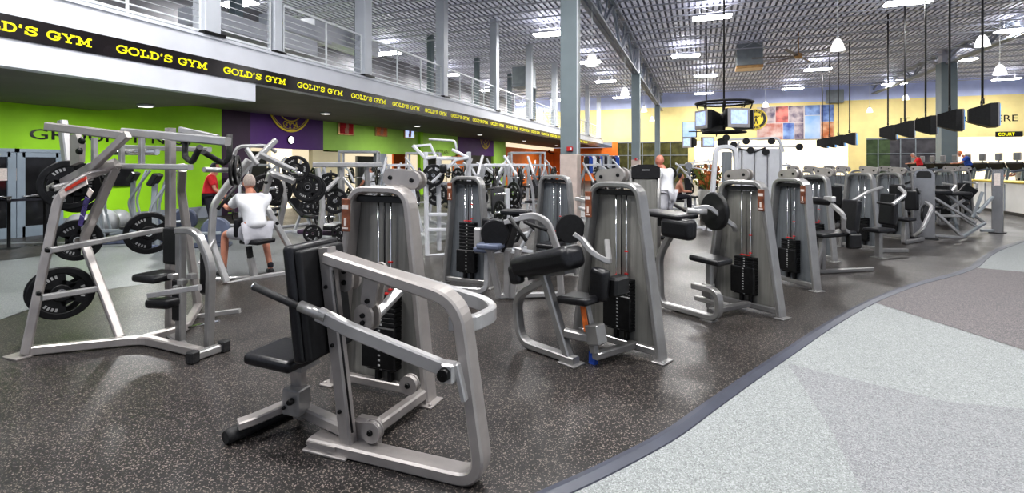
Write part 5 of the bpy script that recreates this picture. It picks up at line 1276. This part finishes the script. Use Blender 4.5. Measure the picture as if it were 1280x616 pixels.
# P3: frame right of the seated man
t = thing('plate_loaded_chest_press', (P(430, 206, 9.6).x, P(430, 206, 9.6).y, 0), 0, 'pale plate loaded machine with flat top bar behind the nearest backrest', 'exercise machine')
def Wt(name, b, m): return b.out(name, m, t, world=True)
SB = 'silver_bright'
Wt('top_rail', MB().rect([P(391, 206, 9.3), P(478, 206, 9.6)], .09, .09), SB)
Wt('upright', MB().rect([P(397, 210, 9.3), P(404, 256, 9.3), P(398, 300, 9.2), P(396, 318, 9.2)], .09, .08, n=(.3, .9, 0), r=.2), SB)
Wt('upright', MB().rect([P(425, 208, 9.5), P(431, 315, 9.5)], .09, .08, n=(.3, .9, 0)), SB)
Wt('upright', MB().rect([P(458, 208, 9.6), P(466, 312, 9.8)], .08, .08, n=(.3, .9, 0)), SB)
Wt('lever_arm', MB().rect([P(408, 238, 9.2), P(424, 222, 9.3)], .08, .05, n=(.3, .9, 0)), SB)
Wt('lever_arm', MB().rect([P(429, 222, 9.5), P(447, 244, 9.4)], .07, .05, n=(.3, .9, 0)), SB)
Wt('base_rail', MB().rect([P(394, 317, 9.2), P(466, 312, 9.8)], .08, .07), SB)
pad('seat', P(414, 283, 9.6), (.4, .5, .08), t, None, world=True); pad('bench_pad', P(400, 290, 9.9), (.9, .3, .08), t, None, m='purple_dark', world=True)
for q, lb, r_ in (((413, 231, 9.7), 'black plate behind the upright of the flat topped machine', .24), ((419, 251, 9.35), 'black plate in front at mid height of the flat topped machine', .24), ((391, 292, 9.1), 'small black plate low on the left leg of the flat topped machine', .17), ((426, 291, 9.3), 'small black plate low on the middle leg of the flat topped machine', .17), ((385, 258, 10.2), 'dark blue plate between the seated man and flat topped machine', .16), ((396, 259, 10.4), 'black plate just left of the flat topped machine leg', .16)):
    plate(P(*q), (.45, -.88, 0), lb, R=r_)
# white tall frame left of the second tower
t = thing('lever_cable_frame', (P(560, 206, 9.2).x, P(560, 206, 9.2).y, 0), 0, 'tall white tube frame with lever arms behind the second weight tower', 'exercise machine')
WP = 'white_paint'
for a, c_ in (((532, 190), (534, 322)), ((586, 190), (587, 316)), ((548, 197), (549, 312))): Wt('upright', MB().rect([P(*a, 9.2), P(*c_, 9.2 if c_[0] < 540 else 9.5)], .07, .07, n=(.3, .9, 0)), WP)
for a, c_ in (((532, 229), (587, 229)), ((533, 268), (560, 268)), ((534, 287), (560, 287)), ((545, 198), (588, 198)), ((534, 320), (587, 316))): Wt('cross_rail', MB().rect([P(*a, 9.2), P(*c_, 9.3)], .06, .06), WP)
Wt('lever_arm', MB().rect([P(516, 182, 9.2), P(532, 198, 9.2), P(546, 196, 9.2)], .07, .06), WP); Wt('lever_arm', MB().rect([P(516, 183, 9.6), P(538, 181, 9.6), P(545, 197, 9.6)], .05, .05), WP)
Wt('lever_arm', MB().rect([P(540, 228, 9.0), P(570, 200, 9.0), P(586, 197, 9.0)], .06, .05), WP); Wt('lever_arm', MB().rect([P(565, 187, 9.2), P(585, 197, 9.2)], .08, .05), WP); Wt('hoop', MB().tube([P(536, 174, 9.3), P(569, 176, 9.3), P(571, 190, 9.3)], .02, r=.06, seg=8), WP)
Wt('lower_lever', MB().rect([P(516, 235, 9.4), P(520, 260, 9.4), P(527, 290, 9.4)], .07, .05), WP)
pad('roller', P(554, 211, 8.9), (.12, .12, .16), t, None, world=True)
plate(P(542, 219, 9.1), (.3, -.9, 0), 'black plate at the left of the tall white tube frame', R=.20); plate(P(546, 243, 9.8), (.3, -.9, 0), 'lower black plate inside the tall white tube frame', R=.22)
# curved arm machine between towers
t = thing('leg_curl_machine', (P(652, 206, 6.3).x, P(652, 206, 6.3).y, 0), 0, 'curved silver arm machine with black roller and seat, left of the tilted arm pad', 'exercise machine', GR)
D = P
Wt('curved_arm', MB().rect([D(650, 272, 6.0), D(668, 269, 6.0), D(684, 277, 6.0), D(697, 312, 6.0)], .08, .07, n=(0, 1, 0), r=.25, seg=8), SB)
Wt('upper_rail', MB().rect([D(630, 278, 6.0), D(655, 272, 6.0)], .06, .05, n=(0, 1, 0)), SB)
b = MB(); b.tube([D(637, 272, 5.9), D(658, 301, 5.8)], .024, seg=8); b.tube([D(655, 277, 5.95), D(684, 288, 5.9)], .022, seg=8); Wt('grip', b, 'rubber')
b = MB(); b.lathe([(.001, .1), (.16, .1), (.17, .06), (.17, -.06), (.16, -.1), (.001, -.1)], axis_m(D(619, 291, 6.1), (.3, -.9, 0)), 26); Wt('roller', b, 'vinyl')
pad('seat', D(616, 306, 6.1), (.30, .36, .07), t, None, m='blue_grey', world=True); pad('backrest', D(637, 293, 6.2), (.10, .3, .42), t, Matrix.Rotation(.3, 3, 'Y'), world=True)
pad('upper_pad', D(645, 265, 6.3), (.36, .22, .07), t, None, world=True)
for a, c_ in (((612, 312), (624, 362)), ((648, 310), (640, 352)), ((634, 312), (634, 352)), ((697, 310), (702, 345))): Wt('leg', MB().rect([D(*a, 6.1), D(c_[0], 206 + 1.62 * 630 / 6.2, 6.2)], .075, .06, n=(0, 1, 0)), SB)
Wt('base_rail', MB().rect([V((*D(624, 0, 6.2).xy, .04)), V((*D(700, 0, 6.3).xy, .04))], .07, .06), SB)
Wt('seat_rail', MB().rect([D(606, 311, 6.1), D(640, 312, 6.1)], .05, .04), SB)
simple_machine(694, 7.7, -.15, 'dark shrouded weight tower with grey arms, directly left of the nearest placard tower', None, h=1.50, name='weight_machine', plq=0, cover=0)
o = COL.objects; t = [q for q in o if q.name.startswith('weight_machine') and q.type == 'EMPTY'][-1]
MB().rect([(.38, -.1, 1.15), (.62, -.2, 1.12), (.78, -.5, .70), (.70, -.6, .3)], .06, .05, r=.15).out('side_arm', SB, t); MB().rect([(.36, .1, 1.0), (.58, 0, .95), (.66, -.3, .55)], .06, .05, r=.12).out('side_arm', SB, t)
b = MB(); b.lathe([(.001, -.03), (.2, -.03), (.21, 0), (.2, .03), (.001, .03)], axis_m((.42, -.42, .75), (.5, -.8, 0)), 24); b.out('cam_wheel', 'black', t)
pad('seat', (.2, -.6, .52), (.34, .3, .07), t)
# seat of the second tower
t = [q for q in o if q.name.startswith('weight_machine') and q.type == 'EMPTY' and 'between the two' in q['label']][0]
pad('seat', (.50, -.32, .58), (.28, .30, .07), t, None, m='blue_grey'); pad('backrest', (.44, -.14, .78), (.24, .10, .34), t)
MB().rect([(.48, -.30, .55), (.52, -.38, .05), (-.10, -.42, .04)], .07, .06, n=(0, 1, 0), r=.12).out('base_beam', SB, t); MB().rect([(.30, -.2, .56), (.48, -.3, .54)], .05, .05).out('seat_rail', SB, t)
b = MB(); b.box((.24, -.10, .64), (.12, .10, .34), bev=.02); b.out('adjuster_plate', SB, t)
# cable tower with dark cap beside the standing man
g = P(806, 206, 8.9); t = thing('cable_tower', (g.x, g.y, 0), .2, 'grey cable tower with rounded dark cap in front of the bald man', 'exercise machine')
b = MB(); b.box((0, 0, .72), (.40, .26, 1.40), bev=.03); b.out('shroud', 'shroud', t)
for sx in (-1, 1): b = MB(); b.tube([(sx * .22, 0, 0), (sx * .22, 0, 1.58)], .05, seg=14); b.out('side_tube', 'silver', t)
b = MB(); b.prism([(-.24, 0), (.24, 0), (.24, .19), (.12, .235), (-.12, .235), (-.24, .19)], T(0, .15, 1.42) @ Rx(PI / 2), .3); b.out('cap', 'black', t)
b = MB(); b.box((0, -.155, 1.56), (.13, .006, .018)); b.out('badge', 'iron_mark', t)
# white multi station tower and arch frame
g = P(950, 206, 14); t = thing('white_cable_station', (g.x, g.y, 0), A - .1, 'white multi station cable tower with black pulleys in the middle distance', 'exercise machine')
for sx in (-1, 0, 1): b = MB(); b.box((sx * .34, 0, 1.15), (.31, .22, 1.9), bev=.03); b.out('shroud', 'white_paint', t)
for sx in (-1, 1): MB().rect([(sx * .55, 0, 0), (sx * .55, 0, 2.2)], .07, .08, n=(0, 1, 0)).out('upright', WP, t)
MB().rect([(-.9, 0, 2.35), (.5, 0, 2.40), (.62, 0, 2.0)], .06, .07, n=(0, 1, 0), r=.15).out('top_boom', WP, t); MB().rect([(-.55, 0, 2.16), (1.0, 0, 2.16)], .05, .05).out('top_boom', WP, t); MB().rect([(-.9, -.1, 1.7), (-.55, 0, 2.3)], .06, .06, n=(0, 1, 0)).out('top_boom', WP, t)
for q in ((-.75, 2.2), (-.42, 2.3), (-.3, 2.05), (.25, 2.3), (.98, 2.14), (-.95, 2.4), (.1, 2.0)):
    b = MB(); b.lathe([(.001, -.03), (.09, -.03), (.09, .03), (.001, .03)], axis_m((q[0], -.14, q[1]), (0, 1, 0)), 16); b.out('pulley', 'black', t)
b = MB(); b.tube([(-.6, -.1, 2.1), (-.2, -.12, 2.0), (.1, -.12, 2.12)], .02, seg=6); b.out('cable_bar', 'black', t)
g = P(908, 206, 12.6); t = thing('white_arch_frame', (g.x, g.y, 0), A, 'white arched cable frame with a dark centre panel, beneath the television ring', 'exercise machine')
MB().rect([(-.42, 0, 0), (-.26, 0, 2.1), (.22, 0, 2.1), (.34, 0, 0)], .10, .12, n=(0, 1, 0), r=.2).out('frame', WP, t); b = MB(); b.box((.02, .02, 1.30), (.24, .06, 1.35), bev=.02); b.out('centre_panel', 'shroud_far', t); MB().rect([(-.3, 0, 1.75), (-.9, 0, 1.70)], .04, .04).out('side_arm', WP, t); MB().rect([(-.38, 0, 1.5), (-.9, 0, 1.6), (-.9, 0, 1.3)], .03, .03).out('side_arm', WP, t)
b = MB(); b.lathe([(.001, -.04), (.09, -.04), (.09, .04), (.001, .04)], axis_m((-.95, 0, 1.62), (0, 1, 0)), 14); b.out('pulley', 'steel_brushed', t)
g = P(884, 206, 15); t = thing('potted_plant', (g.x, g.y, 0), 0, 'potted plant with green and orange leaves left of the white arch frame', 'plant')
MB().lathe([(.001, 0), (.20, 0), (.27, .9), (.24, .9), (.001, .86)], seg=18).out('pot', 'shroud', t)
for mm_ in ('plant', 'plant_red'):
    b = MB()
    for k in range(70):
        a = random.uniform(0, 2 * PI); rr_ = random.uniform(.1, .42); z_ = random.uniform(1.0, 1.6); q = V((rr_ * math.cos(a), rr_ * math.sin(a), z_)); s_ = V((random.uniform(-.1, .1), random.uniform(-.1, .1), random.uniform(0, .12)))
        b.poly([(0.03 * math.cos(a), .03 * math.sin(a), .88), q, q + s_]) if k % 3 == 0 else b.poly([q, q + s_, q + s_ * .5 + V((.05, -.05, .05)), q + V((.06, .03, -.04))])
    b.out('leaves', mm_, t)
# right hand: enclosed tower, post, lattice machine
g = P(1155, 206, 11.3); t = thing('enclosed_weight_tower', (g.x, g.y, 0), -.35, 'polished silver enclosed tower at the right end of the machine row', 'exercise machine')
b = MB(); b.prism([(-.19, 0), (.19, 0), (.19, 1.44), (.13, 1.53), (0, 1.56), (-.13, 1.53), (-.19, 1.44)], T(0, .12, 0) @ Rx(PI / 2), .24); b.out('shell', 'steel_brushed', t)
b = MB(); b.box((-.20, -.02, .75), (.06, .22, 1.44), bev=.02); b.out('side_frame', 'silver', t)
b = MB(); b.prism([(-.13, 0), (.13, 0), (.13, .10), (.08, .15), (-.08, .15), (-.13, .10)], T(0, -.122, 1.36) @ Rx(PI / 2), .012); b.out('window', 'black', t)
b = MB(); b.box((-.5, -.1, 1.12), (.36, .1, .2), Matrix.Rotation(-.7, 3, 'Y'), bev=.02); b.out('arm_pad', 'silver', t); MB().rect([(-.42, -.05, 1.18), (-.2, 0, 1.28)], .05, .05).out('arm_rail', 'black', t)
b = MB(); b.box((0, 0, .02), (.5, .36, .04)); b.out('base', 'rubber', t)
g = P(1247, 206, 12.2); t = thing('square_post', (g.x, g.y, 0), -.5, 'square steel post with pale top panel before the yellow counter', 'post')
b = MB(); b.box((0, 0, .77), (.20, .20, 1.54), bev=.012); b.out('shaft', 'steel_brushed', t); b = MB(); b.box((0, -.103, 1.30), (.11, .006, .30)); b.out('panel', 'sticker_white', t); b = MB(); b.box((0, 0, .01), (.3, .3, .02)); b.out('base_plate', 'rubber', t)
t = thing('leg_press_machine', (P(1200, 206, 11.6).x, P(1200, 206, 11.6).y, 0), 0, 'low slanted leg press with parallel silver rails beside the square post', 'exercise machine')
for a, c_, d0, d1, m in (((1167, 247), (1219, 279), 11.3, 11.6, SB), ((1181, 241), (1231, 279), 11.9, 12.2, SB), ((1169, 265), (1203, 296), 11.3, 11.4, SB), ((1203, 296), (1231, 279), 11.4, 12.1, 'duct'), ((1228, 240), (1216, 272), 12, 12, 'duct'), ((1241, 246), (1222, 266), 11.8, 11.8, 'duct'), ((1168, 294), (1203, 297), 11.3, 11.4, SB), ((1172, 270), (1200, 270), 11.8, 11.8, SB), ((1200, 270), (1222, 284), 11.8, 11.9, SB), ((1205, 250), (1185, 262), 12, 12, SB), ((1190, 262), (1197, 288), 12, 12, 'duct'), ((1226, 288), (1244, 288), 12.2, 12.2, 'duct')):
    Wt('rail', MB().rect([P(*a, d0), P(*c_, d1)], .06, .06), m)
pad('seat', P(1196, 242, 11.9), (.5, .3, .09), t, None, world=True); pad('backrest', P(1174, 240, 11.7), (.4, .35, .12), t, None, world=True); b = MB(); b.box(P(1209, 240, 12.2), (.3, .1, .3), Matrix.Rotation(.6, 3, 'Y'), bev=.02); Wt('foot_platform', b, 'bolt')
# more towers in the right hand rows
gt = 'distant grey weight towers'
for px, d, lb in ((1140, 12.6, 'grey weight tower just left of the polished enclosed tower'), (1180, 14.0, 'grey weight tower just right of the polished enclosed tower'), (1200, 15.6, 'brownish grey weight tower behind the leg press'), (1046, 13.5, 'distant grey weight tower left of the sixth machine'), (1005, 13.5, 'distant grey weight tower above the fourth tower'), (1075, 15, 'distant grey weight tower behind the sixth machine'), (985, 15.5, 'distant grey weight tower right of the white station'), (1100, 15.5, 'distant grey weight tower behind the seventh machine'), (1030, 17, 'farthest grey weight tower left of the sixth machine')):
    if d == 12.6:
        g = P(px, 206, d); t = thing('distant_weight_tower', (g.x, g.y, 0), -.5, lb, 'exercise machine', gt); tower_parts(t, wb=.7, wt=.5, h=1.5, plq=0, cover=1, shroud='shroud_far', detail=False); pad('seat', (.1, -.7, .5), (.3, .4, .07), t); MB().rect([(.1, -.7, .48), (.1, -.7, .04), (.1, 0, .04)], .07, .07, n=(1, 0, 0), r=.05).out('base_beam', 'silver', t); pad('backrest', (.1, -.42, .85), (.3, .08, .5), t); MB().rect([(.1, -.45, 1.15), (.42, -.5, 1.1), (.42, -.85, .95)], .05, .05, r=.08).out('press_arm', SB, t); dt0 = t
    else: g = P(px, 206, d); copy_thing(dt0, (g.x, g.y, 0), -.5 + random.uniform(-.2, .1), lb, gt)
# treadmills on the right, platform, counter
gT = 'row of treadmills at the right'
p0, p1 = P(1128, 206, 33), P(1275, 206, 20.5); n = 10
dirT = (p1 - p0).normalized()
b = MB(); nrm = V((-dirT.y, dirT.x, 0)); q0, q1 = p0 - dirT * 1.5, p1 + dirT * 6; hw = 1.5
b.poly([V((*(q + nrm * s_ * hw).xy, .40)) for q, s_ in ((q0, -1), (q1, -1), (q1, 1), (q0, 1))]); lowv = [V((*(q + nrm * s_ * hw).xy, 0)) for q, s_ in ((q0, -1), (q1, -1), (q1, 1), (q0, 1))]; hiv = [V((v.x, v.y, .40)) for v in lowv]
for i in range(4): b.poly([lowv[i], lowv[(i + 1) % 4], hiv[(i + 1) % 4], hiv[i]])
b.out('floor', 'counter_yellow', kind='structure')
for k in range(n + 2):
    q = p0 + (p1 - p0) * (k / (n - 1)); px_ = 0
    t = spawn('tread', 640, 10, math.atan2(dirT.y, dirT.x) + PI + .25, 'grey treadmill with screen on its console, ' + ['farthest of the row', 'second farthest of the row', 'third farthest of the row', 'fourth farthest of the row', 'fifth of the row', 'sixth of the row', 'seventh of the row', 'third nearest inside the frame', 'second nearest inside the frame', 'at the right frame edge', 'just beyond the right frame edge', 'outermost past the frame edge'][k], gT, 'treadmill')
    t.location = V((q.x, q.y, .40))
def at_c(px, d, z0, z1, L_, m, name, lb, cat, dep=.6, top=None):
    g = P(px, 206, d); t = thing(name, (g.x, g.y, 0), math.atan2(dirT.y, dirT.x), lb, cat); MB().box((L_ / 2, 0, (z0 + z1) / 2), (L_, dep, z1 - z0), bev=.01).out('front_panel', m, t); MB().box((L_ / 2, 0, z1 + .03), (L_ + .1, dep + .12, .06), bev=.015).out('counter_top', top or m, t); MB().box((L_ / 2, -dep / 2 + .02, z0 + .05), (L_, .06, .10)).out('kick_board', 'black', t); return t
t = at_c(1229, 18.9, 0, 1.05, 6.5, 'counter_white', 'service_counter', 'white fronted counter with yellow top at the right edge', 'counter', .6, 'counter_yellow')
for k in range(5): MB().box((.9 + 1.3 * k, -.31, .55), (.03, .02, .9)).out('panel_joint', 'grey_wall', t)
t = at_c(1200, 20.8, 0, 1.0, 1.3, 'counter_yellow', 'yellow_half_wall', 'yellow half wall left of the white counter', 'counter', .3)
for px, d, top, f, lb in ((1151, 29, 'red_cloth', (-1, .2, 0), 'person in a red top exercising on the distant cardio row'), (1212, 24.5, 'blue_cloth', (-1, .3, 0), 'brown haired person in a blue top on the cardio row'), (1277, 21.3, 'shirt_white', (-1, .2, 0), 'person in white at the right frame edge behind the counter')):
    standing(lb, px, d + 1, f, top=top, legs='dark_cloth', hair='orange_tag' if d == 24.5 else 'hair_grey', short=False, fingers=False, arm=.25, z0=.57 if px != 1277 else 0, lean=.12)
# ellipticals and stability balls at the left
for px, d, lb in ((168, 10.6, 'grey elliptical trainer behind the pulldown machine, left of two uprights'), (204, 12.0, 'grey elliptical trainer directly behind the pulldown seat'), (238, 10.0, 'dark elliptical trainer between the pulldown and the seated man')):
    spawn('ellip', px, d, -.9, lb, 'elliptical trainers by the lime wall', 'cardio machine')
for px, d, r_, lb in ((128, 11.6, .32, 'grey exercise ball by the lime wall, largest'), (100, 11.4, .28, 'smaller grey exercise ball by the lime wall'), (148, 12.6, .27, 'grey exercise ball nearest the elliptical trainers')):
    g = P(px, 206, d); b = MB(); b.ball((0, 0, 0), r_, seg=24); o_ = b.out('exercise_ball', 'ball'); o_.location = (g.x, g.y, r_); tag(o_, lb, 'exercise ball', 'grey exercise balls')
# crowd of plate loaded equipment in the middle
S = [('lever', 622, 11.0, .2, 'left of the two, directly right of the second weight tower'), ('press', 600, 13.2, .9, 'behind the second weight tower'), ('rack', 658, 18.5, .1, 'in front of the orange wall'), ('lever', 645, 12.2, -.1, 'left of the large near column'), ('press', 668, 16.0, -.4, 'in the middle of the crowd'),
     ('tree', 634, 9.6, .6, 'in front of the crowd of machines'), ('press', 640, 20.0, .5, 'behind the square rack'), ('lever', 600, 16.5, .1, 'below the second purple wall'), ('bench', 672, 9.3, .8, 'beside the plate tree'), ('tree', 592, 10.2, .2, 'beside the second weight tower'),
     ('lever', 500, 13.0, .4, 'between the first tower and tall white frame'), ('press', 485, 15.5, -.3, 'under the green wall, left'), ('tree', 510, 11.6, .3, 'by the tall white frame'), ('rack', 450, 17.0, .2, 'under the green wall pictures'), ('press', 420, 14.5, .7, 'under the purple wall'), ('tree', 405, 12.6, 0, 'right of the seated man'), ('bench', 380, 12.0, .9, 'right of the seated man'),
     ('lever', 352, 13.5, -.2, 'behind the seated man and his machine'), ('press', 560, 14.2, .3, 'behind the tall white frame'), ('rack', 530, 19.0, .1, 'far under the green wall'), ('press', 580, 20.0, .5, 'far below the second purple wall'), ('press', 745, 15.5, .4, 'just right of the large near column'), ('lever', 765, 19.0, .2, 'near the second grey column'), ('rack', 740, 22, 0, 'far right of the near column'),
     ('press', 860, 18.5, .5, 'right of the bald man'), ('press', 985, 19, .3, 'behind the white cable station'), ('lever', 878, 20.0, -.3, 'far behind the bald man'), ('bench', 852, 13.2, 1.2, 'near the bald man'), ('tree', 300, 13.6, .4, 'behind the handles of the left pulldown'), ('press', 325, 16.5, .4, 'under the dark purple wall'), ('tree', 700, 18.0, .3, 'hidden partly by the near column'), ('press', 620, 22.0, .8, 'far in front of the orange wall'), ('lever', 680, 22.0, .2, 'farthest in front of the orange wall')]
for k_, px, d, rz, wh in S: auto(k_, px, d, rz + A, wh)
# rack of blue and dark clothes beyond the near column
g = P(752, 206, 26); t = thing('clothing_rack', (g.x, g.y, 0), A, 'chrome clothing rack right of the large near column', 'rack')
b = MB(); b.tube([(-.9, 0, 0), (-.9, 0, 2.1), (.9, 0, 2.1), (.9, 0, 0)], .03, r=.1, seg=8); b.out('frame', 'chrome', t)
for k in range(9):
    m = ['dark_cloth', 'blue_cloth', 'shirt_white', 'dark_cloth', 'blue_cloth', 'dark_cloth', 'duct', 'dark_cloth', 'blue_cloth'][k]; b = MB(); b.prism([(-.09, 0), (.09, 0), (.09, .75), (.03, .85), (-.03, .85), (-.09, .75)], T(0, .25, 0) @ Rx(PI / 2), .5)
    o_ = b.out('hanging_garment', m); q = V((g.x, g.y, 0)) + Rz(A) @ V((-.78 + .195 * k, 0, 1.22)); o_.location = q; o_.rotation_euler = (0, 0, A); tag(o_, {'dark_cloth': 'dark garment hanging on the chrome clothing rack', 'blue_cloth': 'blue garment hanging on the chrome clothing rack', 'shirt_white': 'white garment hanging on the chrome clothing rack', 'duct': 'grey garment hanging on the chrome clothing rack'}[m], 'garment', {'dark_cloth': 'dark garments on the rack', 'blue_cloth': 'blue garments on the rack'}.get(m))
